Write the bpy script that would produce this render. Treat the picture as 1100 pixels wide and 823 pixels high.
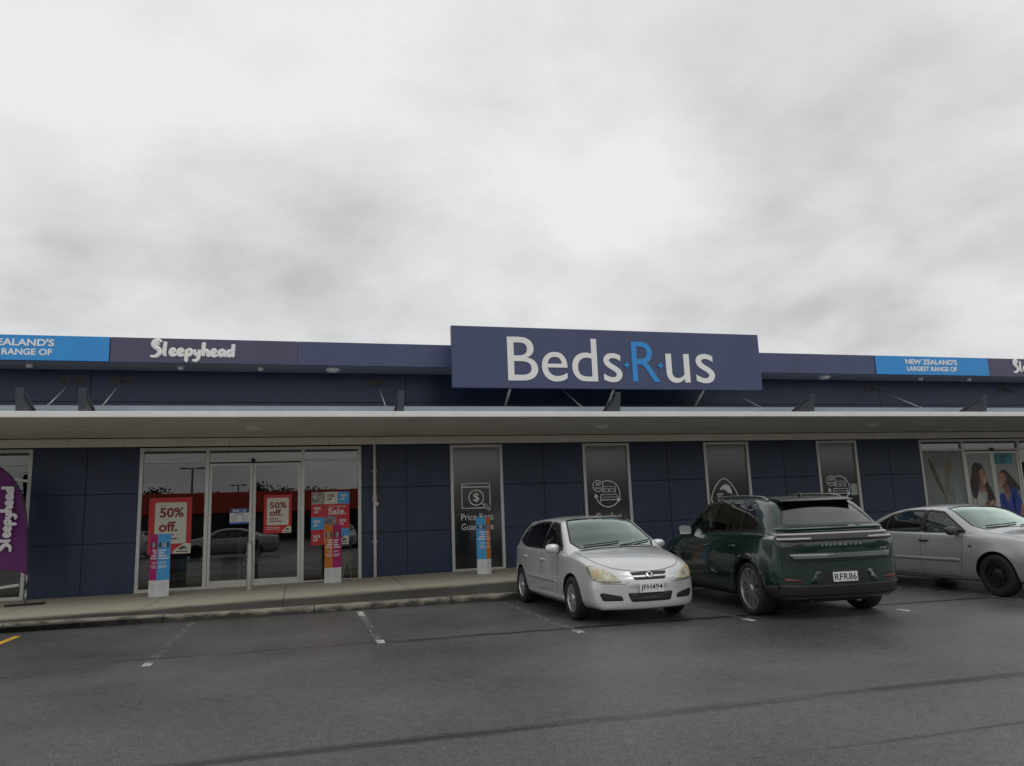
import bpy, bmesh, math, random
import numpy as np
from mathutils import Vector, Matrix
from mathutils.bvhtree import BVHTree
random.seed(7)
R = math.radians
SC = bpy.context.scene
for _o in list(bpy.data.objects):
    bpy.data.objects.remove(_o)
COL = SC.collection

# ------------------------------------------------------------------ camera, sky, sun, exposure
cam = bpy.data.cameras.new('camera'); camo = bpy.data.objects.new('camera', cam); COL.objects.link(camo)
cam.sensor_width = 36.0; cam.lens = 26.94; cam.clip_start = 0.05; cam.clip_end = 3000
camo.matrix_world = Matrix(((0.96360172, -0.01067113, -0.26712891, 0.0),
                            (-0.26482797, -0.17480941, -0.94831842, 0.0),
                            (-0.03657702, 0.98454446, -0.17127266, 1.5),
                            (0, 0, 0, 1)))
SC.camera = camo
SUN_EL, SUN_AZ = R(58), R(150)
W = bpy.data.worlds.new('World'); SC.world = W; W.use_nodes = True
def build_world():
    nt = W.node_tree; nt.nodes.clear(); N = nt.nodes.new; L = nt.links.new
    out = N('ShaderNodeOutputWorld'); mix = N('ShaderNodeMixShader'); mix.inputs[0].default_value = 0.93
    b1 = N('ShaderNodeBackground'); b2 = N('ShaderNodeBackground')
    sky = N('ShaderNodeTexSky'); sky.sky_type = 'NISHITA'; sky.sun_disc = False
    sky.sun_elevation = SUN_EL; sky.sun_rotation = SUN_AZ
    L(sky.outputs[0], b1.inputs[0]); b1.inputs[1].default_value = 0.10
    tc = N('ShaderNodeTexCoord'); sep = N('ShaderNodeSeparateXYZ'); L(tc.outputs['Generated'], sep.inputs[0])
    za = N('ShaderNodeMath'); za.operation = 'ADD'; za.inputs[1].default_value = 0.30
    zm = N('ShaderNodeMath'); zm.operation = 'MAXIMUM'; zm.inputs[1].default_value = 0.0
    L(sep.outputs[2], zm.inputs[0]); L(zm.outputs[0], za.inputs[0])
    dv = N('ShaderNodeVectorMath'); dv.operation = 'DIVIDE'
    cb = N('ShaderNodeCombineXYZ')
    for i in range(3): L(za.outputs[0], cb.inputs[i])
    L(tc.outputs['Generated'], dv.inputs[0]); L(cb.outputs[0], dv.inputs[1])
    mp = N('ShaderNodeMapping'); mp.inputs['Location'].default_value = (14.6, 36.2, 0); mp.inputs['Scale'].default_value = (1, 1, 0.0)
    L(dv.outputs[0], mp.inputs[0])
    n1 = N('ShaderNodeTexNoise'); n1.inputs['Scale'].default_value = 2.0; n1.inputs['Detail'].default_value = 7
    n1.inputs['Roughness'].default_value = 0.555; n1.inputs['Distortion'].default_value = 0.15
    L(mp.outputs[0], n1.inputs['Vector'])
    n2 = N('ShaderNodeTexNoise'); n2.inputs['Scale'].default_value = 0.9; n2.inputs['Detail'].default_value = 2
    L(mp.outputs[0], n2.inputs['Vector'])
    mixn = N('ShaderNodeMath'); mixn.operation = 'MULTIPLY_ADD'; mixn.inputs[1].default_value = 0.58
    hl = N('ShaderNodeMath'); hl.operation = 'MULTIPLY'; hl.inputs[1].default_value = 0.42
    L(n2.outputs[0], hl.inputs[0]); L(n1.outputs[0], mixn.inputs[0]); L(hl.outputs[0], mixn.inputs[2])
    rp = N('ShaderNodeValToRGB')
    e = rp.color_ramp.elements
    e[0].position = 0.38; e[0].color = (0.425, 0.425, 0.427, 1)
    e[1].position = 0.60; e[1].color = (0.675, 0.675, 0.668, 1)
    m = rp.color_ramp.elements.new(0.48); m.color = (0.555, 0.555, 0.553, 1)
    L(mixn.outputs[0], rp.inputs[0]); L(rp.outputs[0], b2.inputs[0]); b2.inputs[1].default_value = 1.30
    L(b1.outputs[0], mix.inputs[1]); L(b2.outputs[0], mix.inputs[2]); L(mix.outputs[0], out.inputs[0])
build_world()
sun = bpy.data.lights.new('sun', 'SUN'); suno = bpy.data.objects.new('sun', sun); COL.objects.link(suno)
sun.energy = 0.5; sun.angle = R(25); sun.color = (1.0, 0.97, 0.93)
suno.rotation_euler = (R(90) - SUN_EL, 0, R(180) - SUN_AZ + R(0)); suno.location = (0, 0, 60)
VS = SC.view_settings; VS.view_transform = 'Standard'; VS.look = 'None'; VS.exposure = 0.0; VS.gamma = 1.0; VS.use_curve_mapping = False
SC.render.engine = 'CYCLES'

# ------------------------------------------------------------------ materials
MATS = {}
def mat(name, col, rough=0.5, metal=0.0, var=0.0, vscale=6.0, bump=0.0, bscale=80.0, coat=0.0, spec=0.5, emit=None, stretch=(1, 1, 1), col2=None):
    if name in MATS: return MATS[name]
    m = bpy.data.materials.new(name); m.use_nodes = True; MATS[name] = m
    nt = m.node_tree; b = nt.nodes['Principled BSDF']; N = nt.nodes.new; L = nt.links.new
    b.inputs['Base Color'].default_value = (*col, 1); b.inputs['Roughness'].default_value = rough
    b.inputs['Metallic'].default_value = metal; b.inputs['Coat Weight'].default_value = coat
    b.inputs['Specular IOR Level'].default_value = spec; b.inputs['Coat Roughness'].default_value = 0.04
    if var or bump:
        tc = N('ShaderNodeTexCoord'); mp = N('ShaderNodeMapping'); mp.inputs['Scale'].default_value = stretch
        L(tc.outputs['Object'], mp.inputs[0])
    if var:
        n = N('ShaderNodeTexNoise'); n.inputs['Scale'].default_value = vscale; n.inputs['Detail'].default_value = 6; n.inputs['Roughness'].default_value = 0.62
        L(mp.outputs[0], n.inputs['Vector'])
        rp = N('ShaderNodeValToRGB'); L(n.outputs[0], rp.inputs[0])
        c2 = col2 or tuple(c * (1 + var) for c in col)
        c1 = tuple(c * (1 - var) for c in col)
        rp.color_ramp.elements[0].position = 0.33; rp.color_ramp.elements[1].position = 0.67
        rp.color_ramp.elements[0].color = (*c1, 1); rp.color_ramp.elements[1].color = (*c2, 1)
        L(rp.outputs[0], b.inputs['Base Color'])
        rr = N('ShaderNodeMapRange'); rr.inputs[3].default_value = max(0, rough - 0.08); rr.inputs[4].default_value = min(1, rough + 0.08)
        L(n.outputs[0], rr.inputs[0]); L(rr.outputs[0], b.inputs['Roughness'])
    if bump:
        n = N('ShaderNodeTexNoise'); n.inputs['Scale'].default_value = bscale; n.inputs['Detail'].default_value = 4
        L(mp.outputs[0], n.inputs['Vector'])
        bp = N('ShaderNodeBump'); bp.inputs['Strength'].default_value = bump; bp.inputs['Distance'].default_value = 0.01
        L(n.outputs[0], bp.inputs['Height']); L(bp.outputs[0], b.inputs['Normal'])
    if emit:
        b.inputs['Emission Color'].default_value = (*col, 1); b.inputs['Emission Strength'].default_value = emit
    return m
def glass(name, tint=(0.6, 0.64, 0.63), gain=1.7, ior=1.5, rough=0.0, refl=(0.95, 0.97, 0.96, 1)):
    if name in MATS: return MATS[name]
    m = bpy.data.materials.new(name); m.use_nodes = True; MATS[name] = m
    nt = m.node_tree; nt.nodes.clear(); N = nt.nodes.new; L = nt.links.new
    out = N('ShaderNodeOutputMaterial'); mx = N('ShaderNodeMixShader'); t = N('ShaderNodeBsdfTransparent'); g = N('ShaderNodeBsdfGlossy')
    t.inputs[0].default_value = (*tint, 1); g.inputs['Roughness'].default_value = rough; g.inputs['Color'].default_value = refl
    geo = N('ShaderNodeNewGeometry'); dt = N('ShaderNodeVectorMath'); dt.operation = 'DOT_PRODUCT'
    L(geo.outputs['Incoming'], dt.inputs[0]); L(geo.outputs['Normal'], dt.inputs[1])
    ab = N('ShaderNodeMath'); ab.operation = 'ABSOLUTE'; L(dt.outputs['Value'], ab.inputs[0])
    om = N('ShaderNodeMath'); om.operation = 'SUBTRACT'; om.inputs[0].default_value = 1.0; L(ab.outputs[0], om.inputs[1])
    pw = N('ShaderNodeMath'); pw.operation = 'POWER'; pw.inputs[1].default_value = 5.0; L(om.outputs[0], pw.inputs[0])
    f0 = ((ior - 1) / (ior + 1)) ** 2
    ml = N('ShaderNodeMath'); ml.operation = 'MULTIPLY_ADD'; ml.inputs[1].default_value = 1 - f0; ml.inputs[2].default_value = f0; L(pw.outputs[0], ml.inputs[0])
    gn = N('ShaderNodeMath'); gn.operation = 'MULTIPLY'; gn.inputs[1].default_value = gain; gn.use_clamp = True; L(ml.outputs[0], gn.inputs[0])
    L(gn.outputs[0], mx.inputs[0]); L(t.outputs[0], mx.inputs[1]); L(g.outputs[0], mx.inputs[2]); L(mx.outputs[0], out.inputs[0])
    return m
NAVY = mat('navy_cladding', (0.0155, 0.030, 0.073), 0.40, var=0.26, vscale=1.6, bump=0.03, bscale=30, stretch=(1.6, 1, 0.45))
NAVYDK = mat('navy_joint', (0.010, 0.017, 0.038), 0.6)
FASC = mat('fascia_navy', (0.066, 0.081, 0.168), 0.38, var=0.10, vscale=1.4, stretch=(1.5, 1, .4))
FASCP = mat('fascia_plum', (0.080, 0.078, 0.140), 0.38, var=0.10, vscale=1.4, stretch=(1.5, 1, .4))
SIGNM = mat('sign_face', (0.062, 0.078, 0.165), 0.40, var=0.08, vscale=1.2, stretch=(1.5, 1, .4))
BLUE = mat('sign_blue', (0.030, 0.30, 0.72), 0.40, var=0.05, vscale=0.8)
WHITE = mat('white_letter', (0.90, 0.90, 0.87), 0.45)
SOFF = mat('soffit_board', (0.66, 0.645, 0.59), 0.7, var=0.10, vscale=1.1, bump=0.02)
SOFFU = mat('upper_soffit_board', (0.26, 0.27, 0.29), 0.7, var=0.08, vscale=1.1)
ALU = mat('aluminium_frame', (0.58, 0.58, 0.55), 0.38, metal=0.30, var=0.06, vscale=5)
ALUW = mat('pale_metal_trim', (0.85, 0.85, 0.83), 0.45, var=0.06, vscale=2.0)
GUT = mat('blue_grey_flashing', (0.30, 0.34, 0.40), 0.4, var=0.08, vscale=2.0, metal=0.3)
STEEL = mat('dark_blue_steel', (0.075, 0.09, 0.105), 0.45, var=0.1, vscale=4)
GALV = mat('galvanised_steel', (0.38, 0.38, 0.35), 0.42, metal=0.6, var=0.14, vscale=12)
GLASS = glass('shop_glass', (0.50, 0.53, 0.52), 2.8)
FILMG = glass('film_glass', (0.50, 0.53, 0.52), 2.4, rough=0.16)
BLACKV = mat('black_window_film', (0.012, 0.012, 0.013), 0.6)
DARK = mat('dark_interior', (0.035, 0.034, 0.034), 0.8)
BLK = mat('black_plastic', (0.014, 0.014, 0.015), 0.5)
RUB = mat('tyre_rubber', (0.016, 0.016, 0.017), 0.75, bump=0.1, bscale=60)
LAMPG = mat('opal_lamp_cover', (0.70, 0.70, 0.66), 0.35)

# ------------------------------------------------------------------ mesh helpers
def tag(o, label=None, cat=None, group=None, kind=None):
    if label: o['label'] = label
    if cat: o['category'] = cat
    if group: o['group'] = group
    if kind: o['kind'] = kind
    return o
def thing(name, label, cat, loc=(0, 0, 0), rz=0.0, group=None):
    o = bpy.data.objects.new(name, None); COL.objects.link(o); o.empty_display_size = 0.2
    o.location = loc; o.rotation_euler = (0, 0, rz)
    return tag(o, label, cat, group)
def link_mesh(name, me, m=None, parent=None):
    o = bpy.data.objects.new(name, me); COL.objects.link(o)
    if m is not None:
        for x in (m if isinstance(m, (list, tuple)) else [m]): me.materials.append(x)
    if parent is not None: o.parent = parent
    return o
class MB:
    def __init__(s): s.bm = bmesh.new()
    def box(s, x0, x1, y0, y1, z0, z1, bev=0.0, mi=0, rot=None):
        r = bmesh.ops.create_cube(s.bm, size=1.0)
        vs = r['verts']
        sx, sy, sz = abs(x1 - x0), abs(y1 - y0), abs(z1 - z0)
        c = Vector(((x0 + x1) / 2, (y0 + y1) / 2, (z0 + z1) / 2))
        for v in vs: v.co = Vector((v.co.x * sx, v.co.y * sy, v.co.z * sz))
        fs = list({f for v in vs for f in v.link_faces})
        if bev > 0:
            es = list({e for v in vs for e in v.link_edges})
            rb = bmesh.ops.bevel(s.bm, geom=es, offset=bev, segments=2, affect='EDGES', profile=0.5)
            vs = list({v for f in rb['faces'] for v in f.verts}); fs = list({f for v in vs for f in v.link_faces})
            vs = list({v for f in fs for v in f.verts})
        for v in vs:
            p = v.co.copy()
            if rot is not None: p = rot @ p
            v.co = p + c
        for f in fs: f.material_index = mi
        return s
    def prism(s, poly, axis, a0, a1, mi=0):
        # poly: list of (u,v); axis 'x': u=y,v=z ; 'y': u=x,v=z ; 'z': u=x,v=y
        def P(u, v, a): return (a, u, v) if axis == 'x' else ((u, a, v) if axis == 'y' else (u, v, a))
        A = [s.bm.verts.new(P(u, v, a0)) for u, v in poly]; B = [s.bm.verts.new(P(u, v, a1)) for u, v in poly]
        n = len(poly); fs = [s.bm.faces.new(A), s.bm.faces.new(B[::-1])]
        for i in range(n): fs.append(s.bm.faces.new((A[i], B[i], B[(i + 1) % n], A[(i + 1) % n])))
        for f in fs: f.material_index = mi
        bmesh.ops.recalc_face_normals(s.bm, faces=fs)
        return s
    def face(s, pts, mi=0):
        f = s.bm.faces.new([s.bm.verts.new(p) for p in pts]); f.material_index = mi
        return s
    def lathe(s, prof, axis='z', c=(0, 0, 0), n=24, mi=0, smooth=True):
        rings = []
        for r, h in prof:
            ring = []
            for i in range(n):
                a = 2 * math.pi * i / n; x, y = r * math.cos(a), r * math.sin(a)
                p = (x, y, h) if axis == 'z' else ((x, h, y) if axis == 'y' else (h, x, y))
                ring.append(s.bm.verts.new((p[0] + c[0], p[1] + c[1], p[2] + c[2])))
            rings.append(ring)
        fs = []
        for A, B in zip(rings[:-1], rings[1:]):
            for i in range(n): fs.append(s.bm.faces.new((A[i], A[(i + 1) % n], B[(i + 1) % n], B[i])))
        for f in fs: f.material_index = mi; f.smooth = smooth
        bmesh.ops.recalc_face_normals(s.bm, faces=fs)
        return s
    def tube(s, pts, r, n=10, mi=0, cap=True):
        pts = [Vector(p) for p in pts]; rs = r if isinstance(r, (list, tuple)) else [r] * len(pts)
        rings = []; prev = None
        for i, p in enumerate(pts):
            d = (pts[min(i + 1, len(pts) - 1)] - pts[max(i - 1, 0)]).normalized()
            u = prev - d * prev.dot(d) if prev is not None else d.orthogonal()
            u.normalize(); prev = u; w = d.cross(u)
            rings.append([s.bm.verts.new(p + rs[i] * (u * math.cos(2 * math.pi * k / n) + w * math.sin(2 * math.pi * k / n))) for k in range(n)])
        fs = []
        for A, B in zip(rings[:-1], rings[1:]):
            for k in range(n):
                f = s.bm.faces.new((A[k], A[(k + 1) % n], B[(k + 1) % n], B[k])); f.smooth = True; fs.append(f)
        if cap: fs += [s.bm.faces.new(rings[0]), s.bm.faces.new(rings[-1])]
        for f in fs: f.material_index = mi
        bmesh.ops.recalc_face_normals(s.bm, faces=fs)
        return s
    def build(s, name, m, parent=None, sharp=None):
        me = bpy.data.meshes.new(name)
        bmesh.ops.remove_doubles(s.bm, verts=s.bm.verts, dist=1e-6)
        s.bm.to_mesh(me); s.bm.free()
        if sharp is not None:
            me.polygons.foreach_set('use_smooth', [True] * len(me.polygons)); me.set_sharp_from_angle(angle=R(sharp))
        return link_mesh(name, me, m, parent)
def to_mesh(ob):
    dg = bpy.context.evaluated_depsgraph_get(); me = bpy.data.meshes.new_from_object(ob.evaluated_get(dg)); return me
def text_mesh(s, bold=0.0, extr=0.01, spacing=1.0, shear=0.0, align='LEFT', linesp=1.0):
    c = bpy.data.curves.new('txt', 'FONT'); c.body = s; c.size = 1; c.offset = bold; c.extrude = extr; c.space_character = spacing
    c.shear = shear; c.align_x = align; c.space_line = linesp; c.resolution_u = 6
    o = bpy.data.objects.new('txt', c); COL.objects.link(o)
    bpy.context.view_layer.update()
    me = to_mesh(o); bpy.data.objects.remove(o); bpy.data.curves.remove(c)
    return me
def text(name, s, x0, x1, z0, z1, m, parent=None, y=0.0, depth=0.012, bold=0.0, spacing=1.0, shear=0.0, align='LEFT', linesp=1.0, rot=None):
    """letters standing in the XZ plane, facing -Y, fitted to the box x0..x1, z0..z1 (x1 None keeps the aspect)"""
    me = text_mesh(s, bold, 0.01, spacing, shear, align, linesp)
    n = len(me.vertices); co = np.empty(n * 3); me.vertices.foreach_get('co', co); co = co.reshape(-1, 3)
    lo, hi = co.min(0), co.max(0)
    sz = (z1 - z0) / (hi[1] - lo[1]); sx = sz if x1 is None else (x1 - x0) / (hi[0] - lo[0])
    X = x0 + (co[:, 0] - lo[0]) * sx; Z = z0 + (co[:, 1] - lo[1]) * sz; Y = y - depth * ((co[:, 2] - lo[2]) / max(hi[2] - lo[2], 1e-6))
    out = np.stack([X, Y, Z], 1)
    me.vertices.foreach_set('co', out.ravel()); me.update()
    me.name = name
    return link_mesh(name, me, m, parent)
def strokes(name, paths, r, m, parent=None, loc=(0, 0, 0), scale=1.0, depth=0.01, cyclic=(), smooth=True, res=6):
    """brush strokes in the XZ plane: flattened round tubes"""
    c = bpy.data.curves.new(name, 'CURVE'); c.dimensions = '3D'; c.bevel_depth = 1.0; c.bevel_resolution = 2; c.use_fill_caps = True; c.resolution_u = res
    for i, p in enumerate(paths):
        sp = c.splines.new('POLY' if not smooth else 'NURBS'); sp.points.add(len(p) - 1)
        for k, q in enumerate(p):
            rr = q[2] if len(q) > 2 else r
            sp.points[k].co = (q[0], 0, q[1], 1); sp.points[k].radius = rr
        sp.use_cyclic_u = i in cyclic
        if smooth: sp.order_u = 3; sp.use_endpoint_u = i not in cyclic
    o = bpy.data.objects.new(name, c); COL.objects.link(o); bpy.context.view_layer.update()
    me = to_mesh(o); bpy.data.objects.remove(o); bpy.data.curves.remove(c)
    n = len(me.vertices); co = np.empty(n * 3); me.vertices.foreach_get('co', co); co = co.reshape(-1, 3) * scale
    co[:, 1] *= depth / max(np.abs(co[:, 1]).max(), 1e-6)
    co += np.array(loc); me.vertices.foreach_set('co', co.ravel()); me.update(); me.name = name
    return link_mesh(name, me, m, parent)
def arc(cx, cz, r, a0, a1, n=16, rx=None):
    return [(cx + (rx or r) * math.cos(R(a0 + (a1 - a0) * i / n)), cz + r * math.sin(R(a0 + (a1 - a0) * i / n))) for i in range(n + 1)]
def rrect(x0, x1, z0, z1, r, n=4):
    out = []
    for cx, cz, a in ((x1 - r, z1 - r, 0), (x0 + r, z1 - r, 90), (x0 + r, z0 + r, 180), (x1 - r, z0 + r, 270)):
        out += [(cx + r * math.cos(R(a + 90 * i / n)), cz + r * math.sin(R(a + 90 * i / n))) for i in range(n + 1)]
    return out
def copy_tree(o, parent=None):
    c = o.copy(); COL.objects.link(c)
    if parent is not None: c.parent = parent
    for ch in list(o.children): copy_tree(ch, c)
    return c
# ------------------------------------------------------------------ ground, path, kerb, painted lines
def nodes(m):
    m.use_nodes = True; nt = m.node_tree
    return nt, nt.nodes['Principled BSDF'], nt.nodes.new, nt.links.new
def asphalt_mat():
    m = bpy.data.materials.new('wet_asphalt'); nt, b, N, L = nodes(m)
    tc = N('ShaderNodeTexCoord'); sep = N('ShaderNodeSeparateXYZ'); L(tc.outputs['Object'], sep.inputs[0])
    def noise(scale, det=5, rough=0.6, vec=None):
        n = N('ShaderNodeTexNoise'); n.inputs['Scale'].default_value = scale; n.inputs['Detail'].default_value = det; n.inputs['Roughness'].default_value = rough
        L(vec or tc.outputs['Object'], n.inputs['Vector']); return n.outputs[0]
    def M(op, a, bb, clamp=False):
        x = N('ShaderNodeMath'); x.operation = op; x.use_clamp = clamp
        for i, q in enumerate((a, bb)):
            if q is None: continue
            if isinstance(q, (int, float)): x.inputs[i].default_value = q
            else: L(q, x.inputs[i])
        return x.outputs[0]
    fine = noise(48, 7, 0.85); mid = noise(11, 6); big = noise(0.42, 4, 0.55)
    mp = N('ShaderNodeMapping'); mp.inputs['Scale'].default_value = (0.16, 1.5, 1); L(tc.outputs['Object'], mp.inputs[0])
    streak = noise(1.3, 5, 0.6, mp.outputs[0])
    wob = noise(0.9, 5, 0.65)
    dark = None
    for y0, wdt, slope, amp, thr in ((10.16, 0.13, -0.03, 0.34, 0.45), (5.66, 0.10, -0.02, 0.20, 0.42), (4.45, 0.04, -0.01, 0.12, 0.50)):
        yy = M('ADD', sep.outputs[1], M('MULTIPLY', sep.outputs[0], -slope))
        d = M('ABSOLUTE', M('ADD', M('SUBTRACT', yy, y0), M('MULTIPLY', M('SUBTRACT', wob, 0.5), amp)), None)
        line = M('SUBTRACT', 1.0, M('DIVIDE', d, wdt), True)
        gate = N('ShaderNodeMapRange'); gate.inputs[1].default_value = thr - 0.06; gate.inputs[2].default_value = thr + 0.1; L(streak, gate.inputs[0])
        line = M('MULTIPLY', M('POWER', line, 0.6), gate.outputs[0])
        dark = line if dark is None else M('MAXIMUM', dark, line)
    rp = N('ShaderNodeValToRGB'); e = rp.color_ramp.elements
    e[0].position = 0.36; e[0].color = (0.044, 0.044, 0.0435, 1); e[1].position = 0.66; e[1].color = (0.158, 0.157, 0.154, 1)
    mixv = M('ADD', M('MULTIPLY', fine, 0.50), M('ADD', M('MULTIPLY', mid, 0.24), M('MULTIPLY', big, 0.26)))
    L(mixv, rp.inputs[0])
    dk = N('ShaderNodeMixRGB'); dk.blend_type = 'MIX'; L(M('MULTIPLY', dark, 1.0), dk.inputs[0]); L(rp.outputs[0], dk.inputs[1]); dk.inputs[2].default_value = (0.013, 0.013, 0.013, 1)
    # pale grit specks
    vo = N('ShaderNodeTexVoronoi'); vo.inputs['Scale'].default_value = 16; L(tc.outputs['Object'], vo.inputs['Vector'])
    sp = M('MULTIPLY', M('LESS_THAN', vo.outputs['Distance'], 0.09), M('GREATER_THAN', noise(3.1, 2), 0.57))
    gk = N('ShaderNodeMixRGB'); L(M('MULTIPLY', sp, 0.55), gk.inputs[0]); L(dk.outputs[0], gk.inputs[1]); gk.inputs[2].default_value = (0.20, 0.19, 0.17, 1)
    v2 = N('ShaderNodeTexVoronoi'); v2.inputs['Scale'].default_value = 105; L(tc.outputs['Object'], v2.inputs['Vector'])
    s2 = N('ShaderNodeSeparateXYZ'); L(v2.outputs['Color'], s2.inputs[0])
    ag = N('ShaderNodeMapRange'); ag.inputs[3].default_value = 0.50; ag.inputs[4].default_value = 1.50; L(s2.outputs[0], ag.inputs[0])
    gm = N('ShaderNodeMixRGB'); gm.blend_type = 'MULTIPLY'; gm.inputs[0].default_value = 1.0; L(gk.outputs[0], gm.inputs[1]); L(ag.outputs[0], gm.inputs[2])
    L(gm.outputs[0], b.inputs['Base Color'])
    ro = N('ShaderNodeMapRange'); ro.inputs[1].default_value = 0.35; ro.inputs[2].default_value = 0.65; ro.inputs[3].default_value = 0.24; ro.inputs[4].default_value = 0.40; L(big, ro.inputs[0])
    L(M('SUBTRACT', ro.outputs[0], M('MULTIPLY', dark, 0.12)), b.inputs['Roughness'])
    b.inputs['Specular IOR Level'].default_value = 0.5
    bp = N('ShaderNodeBump'); bp.inputs['Strength'].default_value = 0.6; bp.inputs['Distance'].default_value = 0.006
    L(M('ADD', fine, M('MULTIPLY', noise(60, 2), 0.8)), bp.inputs['Height']); L(bp.outputs[0], b.inputs['Normal'])
    return m
g = MB()
xs = [-600, -60, -20, 0, 20, 60, 600]; ys = [-600, -60, -20, 0, 14.03, 60, 600]
for i in range(6):
    for j in range(6): g.face([(xs[i], ys[j], 0), (xs[i + 1], ys[j], 0), (xs[i + 1], ys[j + 1], 0), (xs[i], ys[j + 1], 0)])
tag(g.build('car_park', asphalt_mat()), 'dark damp asphalt car park in front of the store', 'ground', kind='structure')

def kerb_y(x):
    t = max(0.0, min(1.0, (-1.0 - x) / 3.6))
    return 13.93 + 0.33 * t * t * (3 - 2 * t)
def path_z(x, y):
    zw = 0.115 + 0.0125 * max(0, min(12, x + 3.5))
    t = max(0, min(1, (y - 14.05) / 5.2)); return 0.118 + (zw - 0.118) * t
def path_mat():
    m = bpy.data.materials.new('path_concrete'); nt, b, N, L = nodes(m)
    tc = N('ShaderNodeTexCoord'); sep = N('ShaderNodeSeparateXYZ'); L(tc.outputs['Object'], sep.inputs[0])
    n = N('ShaderNodeTexNoise'); n.inputs['Scale'].default_value = 1.1; n.inputs['Detail'].default_value = 7; L(tc.outputs['Object'], n.inputs['Vector'])
    n2 = N('ShaderNodeTexNoise'); n2.inputs['Scale'].default_value = 22; n2.inputs['Detail'].default_value = 6; L(tc.outputs['Object'], n2.inputs['Vector'])
    a = N('ShaderNodeMath'); a.operation = 'MULTIPLY_ADD'; a.inputs[1].default_value = 0.7; L(n.outputs[0], a.inputs[0]); L(sep.outputs[1], a.inputs[2])
    a2 = N('ShaderNodeMath'); a2.operation = 'MULTIPLY_ADD'; a2.inputs[1].default_value = -0.12; L(sep.outputs[0], a2.inputs[0]); L(a.outputs[0], a2.inputs[2])
    mr = N('ShaderNodeMapRange'); mr.interpolation_type = 'SMOOTHSTEP'; mr.inputs[1].default_value = 15.45; mr.inputs[2].default_value = 16.30; L(a2.outputs[0], mr.inputs[0])
    mx = N('ShaderNodeMixRGB'); L(mr.outputs[0], mx.inputs[0]); mx.inputs[1].default_value = (0.072, 0.067, 0.055, 1); mx.inputs[2].default_value = (0.49, 0.455, 0.365, 1)
    v = N('ShaderNodeMixRGB'); v.blend_type = 'MULTIPLY'; v.inputs[0].default_value = 0.55; L(mx.outputs[0], v.inputs[1])
    rp = N('ShaderNodeValToRGB'); rp.color_ramp.elements[0].position = 0.3; rp.color_ramp.elements[0].color = (0.55, 0.55, 0.53, 1); rp.color_ramp.elements[1].position = 0.65; L(n2.outputs[0], rp.inputs[0])
    L(rp.outputs[0], v.inputs[2]); L(v.outputs[0], b.inputs['Base Color'])
    rr = N('ShaderNodeMapRange'); rr.inputs[3].default_value = 0.45; rr.inputs[4].default_value = 0.85; L(mr.outputs[0], rr.inputs[0]); L(rr.outputs[0], b.inputs['Roughness'])
    bp = N('ShaderNodeBump'); bp.inputs['Strength'].default_value = 0.25; bp.inputs['Distance'].default_value = 0.006; L(n2.outputs[0], bp.inputs['Height']); L(bp.outputs[0], b.inputs['Normal'])
    return m
p = MB(); cuts = [-14.0] + [-12.25 + 2.4 * k for k in range(19)] + [33.5]
for a, c in zip(cuts[:-1], cuts[1:]):                                    # slabs with a narrow joint between
    n = 6
    for k in range(n):
        x0 = a + 0.006 + (c - a - 0.012) * k / n; x1 = a + 0.006 + (c - a - 0.012) * (k + 1) / n
        yk0, yk1 = kerb_y(x0) + 0.15, kerb_y(x1) + 0.15
        for t0, t1 in ((0, 0.25), (0.25, 0.6), (0.6, 1)):
            q = []
            for x, yk, t in ((x0, yk0, t0), (x1, yk1, t0), (x1, yk1, t1), (x0, yk0, t1)):
                y = yk + (19.4 - yk) * t; q.append((x, y, path_z(x, y)))
            p.face(q)
tag(p.build('footpath', path_mat()), 'concrete footpath, wet along its outer edge', 'footpath', kind='structure')
MB_ = MB()
for k in range(47):
    x = -14 + k
    MB_.face([(x, 14.0, 0.09), (x + 1, 14.0, 0.09), (x + 1, 19.4, 0.098), (x, 19.4, 0.098)])
tag(MB_.build('footpath_base', mat('joint_dirt', (0.05, 0.047, 0.04), 0.9)), kind='structure')

def kerb_mat():
    m = bpy.data.materials.new('worn_kerb'); nt, b, N, L = nodes(m)
    tc = N('ShaderNodeTexCoord'); sep = N('ShaderNodeSeparateXYZ'); L(tc.outputs['Object'], sep.inputs[0])
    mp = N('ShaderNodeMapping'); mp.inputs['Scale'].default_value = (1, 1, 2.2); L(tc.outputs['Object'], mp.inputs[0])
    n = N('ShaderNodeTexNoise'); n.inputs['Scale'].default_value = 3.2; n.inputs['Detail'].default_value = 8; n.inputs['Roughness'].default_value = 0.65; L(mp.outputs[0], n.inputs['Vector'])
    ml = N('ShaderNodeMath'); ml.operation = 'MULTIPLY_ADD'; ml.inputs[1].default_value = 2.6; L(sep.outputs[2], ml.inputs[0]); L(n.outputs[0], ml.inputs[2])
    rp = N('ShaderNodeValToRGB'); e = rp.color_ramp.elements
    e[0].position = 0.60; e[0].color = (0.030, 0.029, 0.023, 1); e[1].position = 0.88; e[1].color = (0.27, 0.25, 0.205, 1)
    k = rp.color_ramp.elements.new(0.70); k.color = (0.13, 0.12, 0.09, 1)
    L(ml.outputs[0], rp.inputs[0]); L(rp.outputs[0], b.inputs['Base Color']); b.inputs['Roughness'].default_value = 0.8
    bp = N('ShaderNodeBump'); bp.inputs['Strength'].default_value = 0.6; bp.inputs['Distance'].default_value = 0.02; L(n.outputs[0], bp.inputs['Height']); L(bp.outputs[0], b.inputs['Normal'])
    return m
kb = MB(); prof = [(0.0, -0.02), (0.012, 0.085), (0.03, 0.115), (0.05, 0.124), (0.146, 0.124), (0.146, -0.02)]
a = -14.0
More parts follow.
